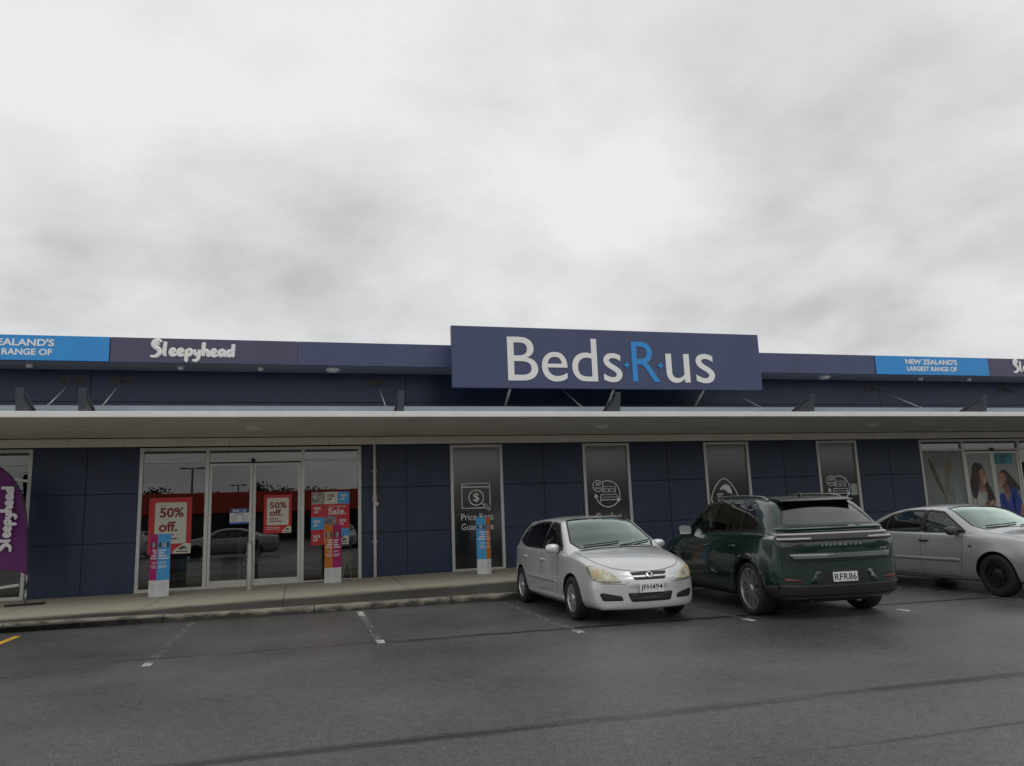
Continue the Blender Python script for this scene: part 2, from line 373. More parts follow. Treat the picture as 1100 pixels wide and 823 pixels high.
while a < 33:
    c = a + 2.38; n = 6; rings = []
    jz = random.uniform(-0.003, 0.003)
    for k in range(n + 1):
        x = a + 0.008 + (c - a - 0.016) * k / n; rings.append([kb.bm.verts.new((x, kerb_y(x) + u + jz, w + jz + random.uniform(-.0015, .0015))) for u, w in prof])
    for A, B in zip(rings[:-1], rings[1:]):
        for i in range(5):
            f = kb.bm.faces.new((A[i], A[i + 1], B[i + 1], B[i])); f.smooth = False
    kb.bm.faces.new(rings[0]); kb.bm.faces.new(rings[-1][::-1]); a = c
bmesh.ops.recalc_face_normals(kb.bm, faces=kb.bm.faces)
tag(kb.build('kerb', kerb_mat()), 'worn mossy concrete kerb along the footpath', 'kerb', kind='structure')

def paint_mat(name, col, wear):
    m = bpy.data.materials.new(name); nt, b, N, L = nodes(m)
    tc = N('ShaderNodeTexCoord'); n = N('ShaderNodeTexNoise'); n.inputs['Scale'].default_value = 9; n.inputs['Detail'].default_value = 8; n.inputs['Roughness'].default_value = 0.72
    L(tc.outputs['Object'], n.inputs['Vector'])
    rp = N('ShaderNodeValToRGB'); rp.color_ramp.elements[0].position = wear - 0.10; rp.color_ramp.elements[1].position = wear + 0.10
    L(n.outputs[0], rp.inputs[0])
    b.inputs['Base Color'].default_value = (*col, 1); b.inputs['Roughness'].default_value = 0.6
    t = N('ShaderNodeBsdfTransparent'); mx = N('ShaderNodeMixShader'); out = nt.nodes['Material Output']
    L(rp.outputs[0], mx.inputs[0]); L(t.outputs[0], mx.inputs[1]); L(b.outputs[0], mx.inputs[2]); L(mx.outputs[0], out.inputs[0])
    return m
PL = [paint_mat('worn_white_line', (0.62, 0.61, 0.57), 0.46), paint_mat('faded_white_line', (0.52, 0.51, 0.48), 0.60), paint_mat('ghost_white_line', (0.27, 0.265, 0.255), 0.57)]
YEL = paint_mat('worn_yellow_line', (0.72, 0.42, 0.03), 0.36)
def line(x, pieces, nm, lab):
    q = MB(); ms = [PL[0], PL[1], PL[2], YEL]
    for y0, y1, mi in pieces:
        n = max(1, int((y1 - y0) / 0.3))
        for k in range(n):
            a, c = y0 + (y1 - y0) * k / n, y0 + (y1 - y0) * (k + 1) / n
            q.face([(x - 0.05, a, 0.004), (x + 0.05, a, 0.004), (x + 0.05, c, 0.004), (x - 0.05, c, 0.004)], mi)
    o = q.build(nm, ms); tag(o, lab, 'bay line', kind='structure')
line(-4.03, [(8.0, 13.5, 3)], 'painted_bay_line', 'yellow painted line at the left edge')
line(-1.62, [(9.72, 9.98, 0), (9.98, 12.6, 2), (12.6, 13.7, 1)], 'painted_bay_line', 'almost worn away white bay line')
line(1.02, [(10.05, 10.35, 0), (10.35, 13.0, 1), (13.0, 13.7, 0)], 'painted_bay_line', 'white bay line in front of the glass doors')
line(3.51, [(9.6, 9.85, 0), (9.85, 13.55, 1)], 'painted_bay_line', 'white bay line beside the small silver car')
line(5.90, [(9.42, 9.66, 0), (9.66, 13.6, 2)], 'painted_bay_line', 'white bay line between silver and green car')
line(8.20, [(9.16, 9.42, 0), (9.42, 13.6, 2)], 'painted_bay_line', 'white bay line right of the green car')
line(10.36, [(8.9, 13.6, 1)], 'painted_bay_line', 'white bay line under the silver saloon')

# ------------------------------------------------------------------ the store
YW = 19.2
store = thing('store_building', 'long single storey navy blue shop with canopy and glass shopfronts', 'shop', (0, YW, 0))
def part(mb, name, m, parent=None, sharp=None):
    o = mb.build(name, m, None, sharp)
    par = parent or store; o.parent = par
    o.matrix_parent_inverse = Matrix.Translation((0, -YW, 0)) if par is store else Matrix()
    return o
# parts are modelled in world coordinates; the store's Empty sits at the wall line
def wpart(o, par=None):
    o.parent = par or store
    if o.parent is store: o.matrix_parent_inverse = Matrix.Translation((0, -YW, 0))
    return o
segs = [(-14.0, -11.2), (-5.67, -3.5), (1.48, 3.70), (5.07, 7.28), (8.63, 10.88), (12.30, 14.55), (15.94, 18.20), (23.65, 32.0)]
rows = [(0.10, 1.225), (1.235, 2.315), (2.325, 3.50)]
for x0, x1 in segs:                                    # one clad wall bay between two glazed openings
    cl = MB(); n = 2 if x1 - x0 < 3 else 8
    for k in range(n):
        a = x0 + (x1 - x0) * k / n + (0.006 if k else 0); c = x0 + (x1 - x0) * (k + 1) / n - (0.006 if k < n - 1 else 0)
        for z0, z1 in rows: cl.box(a, c, YW, YW + 0.05, z0, z1, bev=0.006)
    cl.box(x0 + 0.01, x1 - 0.01, YW + 0.022, YW + 0.20, 0.0, 3.52, mi=1)
    part(cl, 'wall', [NAVY, NAVYDK])
up = MB(); ub = MB(); xc = [-14.0, -11.8, -4.6, 2.6, 9.8, 17.0, 24.2, 32.0]
for a, c in zip(xc[:-1], xc[1:]):
    for z0, z1 in ((3.5, 4.42), (4.43, 5.19)): up.box(a + 0.006, c - 0.006, YW, YW + 0.05, z0 + (0.07 if z0 == 3.5 else 0), z1, bev=0.006)
ub.box(-14, 32, YW + 0.022, YW + 0.2, 3.56, 5.2)
part(up, 'upper_wall', NAVY); part(ub, 'upper_wall_backing', NAVYDK)
sh = MB()
sh.box(-14, -13.8, YW + 0.21, 34, 0, 5.2); sh.box(31.8, 32, YW + 0.21, 34, 0, 5.2); sh.box(-14, 32, 33.8, 34, 0, 5.2)
part(sh, 'side_wall', NAVY)
rf = MB(); rf.box(-14, 32, YW + 0.21, 34.2, 5.205, 5.32); part(rf, 'roof', mat('roof_sheet', (0.30, 0.30, 0.30), 0.5))
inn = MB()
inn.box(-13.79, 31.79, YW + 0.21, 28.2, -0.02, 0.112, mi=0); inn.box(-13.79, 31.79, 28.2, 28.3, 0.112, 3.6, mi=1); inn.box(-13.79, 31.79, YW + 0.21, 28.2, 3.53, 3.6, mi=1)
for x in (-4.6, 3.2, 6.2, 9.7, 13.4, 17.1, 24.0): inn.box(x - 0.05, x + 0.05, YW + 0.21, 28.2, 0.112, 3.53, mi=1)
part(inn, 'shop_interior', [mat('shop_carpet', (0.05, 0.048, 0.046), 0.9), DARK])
# fascia band and its soffit
fa = MB(); YF = 18.2
fx = [(-14.0, -8.11, 0), (-8.10, -4.03, 0), (-4.02, -0.055, 1), (-0.045, 5.2, 0), (5.21, 10.4, 0), (10.41, 16.07, 0), (16.08, 20.19, 0), (20.2, 24.4, 1), (24.41, 32.0, 0)]
for a, c, mi in fx: fa.box(a, c, YF, YF + 0.06, 5.16, 5.72, bev=0.004, mi=mi)
fa.box(-14, 32, YF + 0.03, YF + 0.30, 5.19, 5.70, mi=0)
part(fa, 'fascia', [FASC, FASCP])
so = MB(); so.box(-14, 32, YF + 0.062, YW + 0.2, 5.20, 5.204 + 0.0)
for a, c in zip(xc[:-1], xc[1:]): so.box(a + 0.004, c - 0.004, YF + 0.062, YW - 0.002, 5.165, 5.198)
part(so, 'upper_soffit', SOFFU)
# canopy
YC = 15.4
cn = MB()
cn.box(-14, 32, YC + 0.055, YW - 0.13, 3.590, 3.68)
xx = -14.0
while xx < 32: cn.box(xx + 0.004, min(32, xx + 2.4) - 0.004, YC + 0.058, YW - 0.16, 3.575, 3.588); xx += 2.4
canopy = part(cn, 'canopy', SOFF)
ed = MB(); ed.box(-14, 32, YC, YC + 0.05, 3.56, 3.675, bev=0.012); part(ed, 'canopy_edge', ALUW, canopy).matrix_parent_inverse = Matrix()
fl = MB(); fl.box(-14, 32, YC + 0.90, YC + 0.91, 3.66, 3.900); fl.prism([(YC + 0.90, 3.902), (YW, 3.98), (YW, 3.99), (YC + 0.90, 3.912)], 'x', -14, 32)
part(fl, 'canopy_flashing', GUT, canopy)
gt = MB(); xx = -14.0
while xx < 32: gt.box(xx + 0.003, min(32, xx + 1.13) - 0.003, YW - 0.12, YW - 0.07, 3.375, 3.56, bev=0.004); xx += 1.13
part(gt, 'canopy_trim', mat('trim_strip', (0.80, 0.77, 0.68), 0.6, var=0.06, vscale=1.5), canopy)
sb = MB(); sb.box(-14, 32, YW - 0.068, YW - 0.002, 3.40, 3.565); part(sb, 'canopy_ledger', NAVYDK, canopy)
# outrigger brackets and tie rods
for x in (-11.8, -4.84, -3.83, 1.99, 6.74, 11.72, 16.84, 21.9):
    b = MB(); yb = YC + 0.10
    b.prism([(yb - 0.02, 3.62), (yb + 0.01, 3.62), (yb - 0.10, 4.10), (yb - 0.13, 4.10)], 'x', x - 0.062, x + 0.062)
    b.prism([(yb + 0.02, 3.62), (yb + 0.62, 3.70), (yb + 0.66, 3.80), (yb + 0.10, 3.99), (yb - 0.05, 3.99)], 'x', x - 0.012, x + 0.012)
    b.prism([(yb - 0.02, 3.99), (yb - 0.02, 4.01), (yb + 0.12, 4.005), (yb + 0.68, 3.81), (yb + 0.67, 3.79), (yb + 0.10, 3.985)], 'x', x - 0.055, x + 0.055)
    b.prism([(yb + 0.62, 3.68), (yb + 0.64, 3.68), (yb + 0.68, 3.80), (yb + 0.66, 3.80)], 'x', x - 0.055, x + 0.055)
    br = part(b, 'bracket', STEEL, canopy)
    t = MB(); xr = x - 0.10
    t.tube([(xr, 17.30, 4.02), (xr, 19.14, 4.92)], 0.014); t.tube([(xr, 17.26, 4.0), (xr, 17.5, 4.118)], 0.026); t.box(xr - 0.02, xr + 0.02, 17.18, 17.30, 3.84, 4.03)
    part(t, 'tie_rod', GALV, canopy)
    an = MB()
    for dx in (-0.17, 0.12): an.box(xr + dx - 0.10, xr + dx + 0.10, YW - 0.012, YW - 0.001, 4.84, 5.03, bev=0.003)
    part(an, 'anchor_plate', mat('stained_anchor', (0.060, 0.056, 0.060), 0.6, var=0.2, vscale=20), canopy)
# shopfront glazing: each window is a frame with its panes beneath it
def bars(mb, x0, x1, z0, z1, w=0.06, d=0.11, y=None, sill=None):
    y = YW - 0.02 if y is None else y
    s_ = sill or w
    mb.box(x0, x0 + w, y, y + d, z0, z1, bev=0.004); mb.box(x1 - w, x1, y, y + d, z0, z1, bev=0.004)
    mb.box(x0 + w + .001, x1 - w - .001, y + 0.002, y + d - .002, z0, z0 + s_, bev=0.004); mb.box(x0 + w + .001, x1 - w - .001, y + 0.002, y + d - .002, z1 - w, z1, bev=0.004)
def pane(x0, x1, z0, z1, par, m=None, y=None, back=None):
    y = YW + 0.035 if y is None else y
    q = MB(); q.face([(x0, y, z0), (x1, y, z0), (x1, y, z1), (x0, y, z1)]); o = part(q, 'pane', m or GLASS, par)
    if back is not None:
        q = MB(); q.box(x0, x1, y + 0.012, y + 0.02, z0, z1); part(q, 'window_film', back, par)
    return o
def shopfront(x0, x1, zb, mull, doors=None):
    f = MB(); bars(f, x0, x1, zb, 3.35, w=0.075, sill=0.07)
    xs_ = [x0] + mull + [x1]
    for mx_ in mull: f.box(mx_ - 0.04, mx_ + 0.04, YW - 0.0165, YW + 0.0865, zb + 0.005, 3.28, bev=0.004)
    for a, c in zip(xs_[:-1], xs_[1:]):
        f.box(a + 0.076 if a == x0 else a + 0.041, c - 0.076 if c == x1 else c - 0.041, YW - 0.014, YW + 0.085, 3.00, 3.055, bev=0.004)
    w = part(f, 'shop_window', ALU)
    for i, (a, c) in enumerate(zip(xs_[:-1], xs_[1:])):
        pane(a + 0.03, c - 0.03, 3.05, 3.29, w, m=GLASS, back=mat('transom_panel', (0.12, 0.12, 0.115), 0.6))
        if not doors or i != doors: pane(a + 0.03, c - 0.03, zb + 0.05, 3.01, w)
    return w
W_A = shopfront(-3.5, 1.48, 0.115, [-2.05, 0.10], doors=1)
for x0, x1, side in ((-2.005, -1.04, 1), (-1.03, 0.055, -1)):
    f = MB(); bars(f, x0, x1, 0.14, 2.97, w=0.065, d=0.05, y=YW + 0.0, sill=0.15); d = part(f, 'sliding_door', ALU)
    pane(x0 + 0.03, x1 - 0.03, 0.2, 2.93, d, y=YW + 0.025)
    h = MB(); hx = x1 - 0.03 if side > 0 else x0 + 0.03
    h.box(hx - 0.02, hx + 0.02, YW - 0.03, YW - 0.002, 1.02, 1.12, bev=0.006); part(h, 'door_lock', ALUW, d)
s = MB(); s.lathe([(0.0, 0), (0.05, 0), (0.05, -0.05), (0.0, -0.06)], 'y', (-1.035, YW - 0.02, 3.03), 14); part(s, 'door_sensor', BLK)
W_C = shopfront(-11.2, -5.67, 0.115, [-9.4, -7.55], doors=None)
W_B = shopfront(18.20, 23.65, 0.24, [19.82, 22.02], doors=1)
for x0, x1, side in ((19.865, 20.93, 1), (20.94, 21.975, -1)):
    f = MB(); bars(f, x0, x1, 0.26, 2.97, w=0.07, d=0.05, y=YW, sill=0.15); d = part(f, 'sliding_door', ALU)
    pane(x0 + 0.03, x1 - 0.03, 0.3, 2.93, d, y=YW + 0.025)
s = MB(); s.lathe([(0.0, 0), (0.05, 0), (0.05, -0.05), (0.0, -0.06)], 'y', (20.93, YW - 0.02, 3.03), 14); part(s, 'door_sensor', BLK)
slim = [(3.70, 5.07, 0.17), (7.28, 8.63, 0.22), (10.88, 12.30, 0.24), (14.55, 15.94, 0.24)]
for x0, x1, zb in slim:
    f = MB(); bars(f, x0, x1, zb, 3.35, w=0.075, sill=0.085); w = part(f, 'shop_window', ALU)
    pane(x0 + 0.04, x1 - 0.04, zb + 0.04, 3.31, w, m=FILMG, back=BLACKV)
# downpipe
d = MB(); d.tube([(1.80, YW - 0.055, 0.13), (1.80, YW - 0.055, 3.37)], 0.038, 12)
dp = part(d, 'downpipe', mat('cream_pipe', (0.74, 0.72, 0.66), 0.5, var=0.08, vscale=6))
d = MB()
PF = mat('pale_fitting', (0.66, 0.65, 0.62), 0.5)
for z in (2.02, 2.10): d.tube([(1.80, YW - 0.055, z - 0.04), (1.80, YW - 0.055, z + 0.045)], 0.055, 12)
part(d, 'pipe_joint', PF, dp)
d = MB(); d.box(1.80, 1.89, YW - 0.09, YW - 0.02, 1.88, 1.96, bev=0.01); part(d, 'pipe_outlet', PF, dp)
for z in (1.0, 2.7): d = MB(); d.box(1.74, 1.86, YW - 0.02, YW - 0.002, z, z + .04); part(d, 'pipe_clip', PF, dp)
# bulkhead lights under the canopy, downlights in the upper soffit
def bulkhead(x, y, z, r, lab, grp):
    t = thing('ceiling_light', lab, 'light', (x, y, z), 0, grp)
    q = MB(); q.lathe([(0, 0), (r, 0), (r * 1.02, -0.03), (r * 0.93, -0.05), (r * 0.90, -0.045)], 'z', n=28); q.build('rim', ALUW, t)
    q = MB(); q.lathe([(r * 0.89, -0.03), (r * 0.86, -0.06), (r * 0.6, -0.085), (0, -0.095)], 'z', n=28); q.build('lamp_cover', LAMPG, t)
for x, w in ((-0.94, 'above the glass double doors'), (7.02, 'above the window behind the small silver car'), (14.70, 'above the window right of the green car'), (-8.9, 'beyond the left edge of the photo')):
    if x > -5: bulkhead(x, 17.05, 3.573, 0.17, 'round opal light under the canopy ' + w, 'round lights under the canopy')
for x, w in ((0.77, 'left of the big store sign'), (14.64, 'just right of the big store sign')):
    bulkhead(x, 18.62, 5.163, 0.17, 'round opal light in the upper soffit ' + w, 'round lights in the upper soffit')
for x, w in ((-5.70, 'below the blue panel at far left'), (-2.63, 'below the script lettering at left'), (-0.89, 'below the end of the plum panel at left'), (18.03, 'below the middle of the right blue panel'), (19.84, 'below the right end of the right blue panel')):
    t = thing('downlight', 'small white downlight in the upper soffit ' + w, 'light', (x, 18.62, 5.163), 0, 'small downlights in the upper soffit')
    q = MB(); q.lathe([(0, 0), (0.075, 0), (0.075, -0.015), (0.055, -0.075), (0, -0.08)], 'z', n=18); q.build('housing', LAMPG, t)
# ------------------------------------------------------------------ signs on the store
RED = mat('poster_red', (0.56, 0.030, 0.035), 0.5)
CREAM = mat('poster_cream', (0.66, 0.66, 0.55), 0.5)
DRED = mat('dark_red_print', (0.24, 0.022, 0.02), 0.5)
MAG = mat('magenta_print', (0.42, 0.010, 0.15), 0.45)
CYAN = mat('cyan_print', (0.055, 0.36, 0.72), 0.45)
ORG = mat('orange_print', (0.62, 0.18, 0.025), 0.45)
PAPER = mat('white_print', (0.72, 0.73, 0.73), 0.45)
GREYP = mat('grey_print', (0.30, 0.30, 0.31), 0.5)
DPRINT = mat('dark_print', (0.03, 0.03, 0.035), 0.5)
NAVYP = mat('navy_print', (0.03, 0.06, 0.22), 0.45)
VINYL = mat('pale_vinyl', (0.84, 0.84, 0.81), 0.5)
# big store sign
sg = thing('store_sign', 'large navy sign board reading Beds R us, raised above the canopy', 'sign', (7.6, 17.46, 4.52))
def child(o, t):
    o.parent = t; o.matrix_parent_inverse = Matrix.Translation(-Vector(t.location)) if not t.rotation_euler.z else (Matrix.Rotation(-t.rotation_euler.z, 4, 'Z') @ Matrix.Translation(-Vector(t.location)))
    return o
q = MB(); q.box(3.45, 11.74, 17.40, 17.52, 4.52, 6.02, bev=0.01); child(q.build('panel', SIGNM), sg)
q = MB(); q.box(3.50, 11.69, 17.525, 17.60, 4.60, 5.95)
for x in (4.2, 7.6, 11.0): q.box(x - 0.05, x + 0.05, 17.60, 18.20, 5.2, 5.3); q.box(x - 0.05, x + 0.05, 17.60, 18.20, 5.5, 5.6)
child(q.build('rear_frame', STEEL), sg)
for x in (4.87, 7.55, 10.05):
    t = MB(); t.tube([(x, 17.46, 4.53), (x, 18.30, 3.97)], 0.032, 10); t.box(x - 0.06, x + 0.06, 18.24, 18.40, 3.955, 3.985); child(t.build('strut', GALV), sg)
child(text('lettering', 'Beds', 4.81, 7.77, 4.69, 5.78, WHITE, None, 17.399, 0.014, bold=0.0), sg)
child(text('lettering', 'us', 8.99, 10.36, 4.69, 5.46, WHITE, None, 17.399, 0.014, bold=0.0), sg)
child(text('blue_letter', 'R', 8.05, 8.80, 4.71, 5.74, BLUE, None, 17.399, 0.014, bold=0.0), sg)
for x in (7.90, 8.83):
    q = MB(); c = (x, 5.13); pts = []
    for k in range(8):
        rr = 0.115 if k % 2 == 0 else 0.038
        pts.append((c[0] + rr * math.sin(math.pi * k / 4), c[1] + rr * math.cos(math.pi * k / 4)))
    q.prism(pts, 'y', 17.374, 17.399); child(q.build('blue_star', BLUE), sg)

# script lettering drawn as thick brush strokes (x-height 1)
def script(name, m, loc, height, vertical=False, depth=0.012):
    B = 0.22; P = []
    S = [(1.25, 2.05, .13), (1.05, 2.32, .2), (0.55, 2.25, .26), (0.22, 1.80, .27), (0.50, 1.40, .27), (0.98, 1.10, .26), (1.12, 0.66, .25), (0.85, 0.25, .22), (0.42, 0.06, .16), (-0.05, 0.16, .12)]
    P.append(S); P.append([(0.30, 1.95, .22), (0.75, 1.70, .22), (1.0, 1.95, .20)])
    x = 1.62
    P.append([(x + .12, 2.15, .19), (x + .05, 1.4, .21), (x, 0.55, .2), (x + .1, 0.3, .18), (x + .32, 0.34, .13)])
    def e(x): return [(x + .02, 0.62, .14), (x + .42, 0.70, .15), (x + .62, 0.92, .15), (x + .46, 1.22, .15), (x + .14, 1.10, .19), (x - .02, 0.72, .21), (x + .14, 0.34, .19), (x + .46, 0.26, .16), (x + .8, 0.48, .13)]
    P.append(e(2.35)); P.append(e(3.3))
    x = 4.3
    P.append([(x, 1.15, .16), (x + .06, 0.6, .21), (x + .04, 0.0, .21), (x, -0.36, .19), (x + .16, -0.5, .15)])
    P.append([(x + .06, 0.95, .16), (x + .36, 1.22, .16), (x + .66, 1.0, .19), (x + .62, 0.5, .19), (x + .3, 0.3, .17), (x + .1, 0.42, .14)])
    x = 5.3
    P.append([(x, 1.15, .18), (x + .06, 0.6, .19), (x + .28, 0.38, .18), (x + .56, 0.6, .17), (x + .66, 1.15, .18)])
    P.append([(x + .66, 1.15, .18), (x + .60, 0.3, .20), (x + .44, -0.26, .2), (x + .06, -0.42, .17), (x - .18, -0.2, .12)])
    x = 6.4
    P.append([(x + .08, 2.15, .21), (x + .04, 1.2, .22), (x, 0.28, .19)])
    P.append([(x + .02, 0.75, .15), (x + .3, 1.16, .17), (x + .6, 0.98, .19), (x + .56, 0.4, .19), (x + .74, 0.28, .15), (x + .92, 0.42, .12)])
    P.append(e(7.42))
    x = 8.4
    P.append([(x + .62, 1.12, .16), (x + .2, 1.16, .18), (x, 0.74, .21), (x + .12, 0.32, .19), (x + .42, 0.36, .16), (x + .62, 0.8, .15)])
    P.append([(x + .66, 1.2, .17), (x + .62, 0.5, .19), (x + .76, 0.28, .15), (x + .94, 0.4, .12)])
    x = 9.45
    P.append([(x + .62, 1.08, .16), (x + .2, 1.14, .18), (x, 0.72, .21), (x + .14, 0.32, .19), (x + .42, 0.36, .16), (x + .64, 0.8, .15)])
    P.append([(x + .74, 2.0, .20), (x + .70, 1.1, .21), (x + .66, 0.4, .19), (x + .82, 0.24, .15)])
    P = [[(q[0], q[1], q[2] * 1.32) for q in p] for p in P]
    if vertical: P = [[(-z, x_, r_) for x_, z, r_ in p] for p in P]
    return strokes(name, P, 0.2, m, None, loc, height, depth)

def fascia_sign(name, label, x0, x1, m, grp=None):
    t = thing(name, label, 'sign', ((x0 + x1) / 2, 18.19, 5.16), 0, grp)
    q = MB(); q.box(x0, x1, 18.178, 18.197, 5.165, 5.715, bev=0.003); child(q.build('panel', m), t)
    return t
for x0, x1, tx, lab in ((-8.09, -4.04, -6.99, 'bright blue panel at far left of the fascia, cut off by the photo edge'), (16.09, 20.18, 17.14, 'bright blue panel on the fascia right of the big store sign')):
    t = fascia_sign('fascia_sign', lab, x0, x1, BLUE, 'blue panels on the fascia')
    child(text('lettering', "NEW ZEALAND'S", tx, tx + 1.87, 5.475, 5.635, WHITE, None, 18.177, 0.006, bold=0.028), t)
    child(text('lettering', 'LARGEST RANGE OF', tx + 0.03, tx + 1.84, 5.275, 5.415, WHITE, None, 18.177, 0.006, bold=0.024), t)
for x, lab in ((-3.20, 'white script lettering on the plum fascia at left'), (21.14, 'white script lettering on the plum fascia cut off at right edge')):
    o = script('script_sign', WHITE, (x, 18.185, 5.275), 0.170, depth=0.02)
    tag(o, lab, 'sign', 'script signs on the fascia')

# vinyl decals on the slim windows
YD = YW + 0.031
def decal_thing(label, x, z, grp='white picture decals on the slim windows'): return thing('window_decal', label, 'decal', (x, YD, z), 0, grp)
def S_(name, paths, r, t, m=VINYL, cyc=(), smooth=False): return child(strokes(name, paths, r, m, None, (0, YD, 0), 1.0, 0.003, cyc, smooth, 4), t)
t = decal_thing('white browser window, dollar coin and magnifier decal above the words Price Beat', 4.34, 1.5)
S_('browser_frame', [[(4.60, 1.74), (3.99, 1.74), (3.99, 2.36), (4.72, 2.36), (4.72, 1.80)], [(3.99, 2.27), (4.72, 2.27)]], 0.014, t)
S_('dots', [[(4.03 + .05 * k, 2.315), (4.04 + .05 * k, 2.315)] for k in range(3)], 0.014, t)
S_('magnifier', [arc(4.36, 2.0, 0.19, 0, 360, 28)[:-1], [(4.52, 1.85), (4.55, 1.82)]], 0.014, t, cyc=(0,))
S_('magnifier_grip', [[(4.54, 1.80), (4.58, 1.845), (4.72, 1.72), (4.69, 1.675)]], 0.012, t, cyc=(0,))
child(text('dollar_sign', '$', 4.285, 4.435, 1.88, 2.12, VINYL, None, YD, 0.003, bold=0.008), t)
child(text('lettering', 'Price Beat', 3.96, 4.79, 1.44, 1.60, VINYL, None, YD, 0.003), t)
child(text('lettering', 'Guarantee', 3.96, 4.79, 1.20, 1.36, VINYL, None, YD, 0.003), t)
def bed_decal(x, z, label):
    t = decal_thing(label, x, z)
    c = (x, z); r = 0.345
    S_('circle_arrow', [arc(c[0], c[1], r, 118, -22, 30), arc(c[0], c[1], r, -30, -165, 28)], 0.015, t)
    q = MB()
    for a, s_ in ((-22, -1), (-165, -1)):
        px, pz = c[0] + r * math.cos(R(a)), c[1] + r * math.sin(R(a)); d = R(a - 90)
        tip = (px + 0.11 * math.cos(d), pz + 0.11 * math.sin(d)); n = (math.cos(R(a)), math.sin(R(a)))
        q.prism([tip, (px + 0.07 * n[0], pz + 0.07 * n[1]), (px - 0.07 * n[0], pz - 0.07 * n[1])], 'y', YD - 0.003, YD)
    child(q.build('arrow_head', VINYL), t)
    bx, bz = x + 0.03, z
    S_('bed', [[(bx - .17, bz + .02), (bx - .17, bz + .19), (bx + .19, bz + .19), (bx + .19, bz + .02)], [(bx - .13, bz + .05), (bx - .13, bz + .13), (bx - .0, bz + .13), (bx - .0, bz + .05)], [(bx + .03, bz + .05), (bx + .03, bz + .13), (bx + .15, bz + .13), (bx + .15, bz + .05)],
               [(bx - .23, bz - .02), (bx + .23, bz - .02), (bx + .25, bz - .09), (bx - .25, bz - .09)], [(bx - .24, bz - .09), (bx - .24, bz - .22)], [(bx + .24, bz - .09), (bx + .24, bz - .22)], [(bx - .24, bz - .16), (bx + .24, bz - .16)]], 0.012, t, cyc=(1, 2, 3))
    S_('days_circle', [arc(x - 0.27, z + 0.21, 0.145, 0, 360, 24)[:-1]], 0.012, t, cyc=(0,))
    child(text('lettering', '30', x - 0.345, x - 0.195, z + 0.215, z + 0.305, VINYL, None, YD, 0.003, bold=0.02), t)
    child(text('lettering', 'DAYS', x - 0.36, x - 0.18, z + 0.125, z + 0.18, VINYL, None, YD, 0.003, bold=0.03), t)
    child(text('lettering', 'Comfort', x - 0.37, x + 0.36, z - 0.70, z - 0.50, VINYL, None, YD, 0.003), t)
    return t
bed_decal(7.96, 2.0, 'white 30 days bed decal behind the roof of the small silver car')
bed_decal(15.23, 1.97, 'white 30 days bed decal above the green car roof, beside a pale notice')
t = decal_thing('white rounded triangle decal with a swoosh and the words New Zealand Made', 11.47, 1.6)
tri = [(11.46, 2.34), (11.60, 2.27), (11.78, 2.05), (11.90, 1.78), (11.86, 1.66), (11.70, 1.61), (11.22, 1.61), (11.06, 1.66), (11.02, 1.78), (11.14, 2.05), (11.32, 2.27)]
S_('triangle_outline', [tri], 0.016, t, cyc=(0,), smooth=True)
q = MB(); q.prism([(11.30, 2.00), (11.38, 2.12), (11.50, 2.17), (11.62, 2.12), (11.69, 1.98), (11.68, 1.87), (11.62, 1.93), (11.56, 1.92), (11.52, 1.98), (11.43, 2.03)], 'y', YD - 0.003, YD); child(q.build('swoosh', VINYL), t)
for k, w in enumerate(('NEW', 'ZEALAND', 'MADE')):
    child(text('lettering', w, 11.22, 11.22 + (0.20, 0.40, 0.26)[k], 1.86 - .085 * k, 1.92 - .085 * k, VINYL, None, YD, 0.003, bold=0.03), t)
q = MB(); q.box(15.62, 15.84, YD - 0.004, YD, 1.75, 2.08); o = q.build('notice', mat('pale_notice', (0.42, 0.48, 0.46), 0.5)); tag(o, 'small pale notice stuck on the slim window behind the green car', 'notice')
# strokes of the window lettering on the far left shopfront
o = strokes('window_decal', [[(-6.9, 2.62), (-6.4, 2.72), (-5.95, 2.70), (-5.82, 2.66), (-5.74, 2.66)]], 0.028, VINYL, None, (0, YD, 0), 1.0, 0.003); tag(o, 'curved white stripe on the far left window, upper one', 'decal')
o = strokes('window_decal', [[(-6.9, 0.36), (-6.3, 0.37), (-6.0, 0.41), (-5.78, 0.43)]], 0.030, VINYL, None, (0, YD, 0), 1.0, 0.003); tag(o, 'curved white stripe on the far left window, lower one', 'decal')

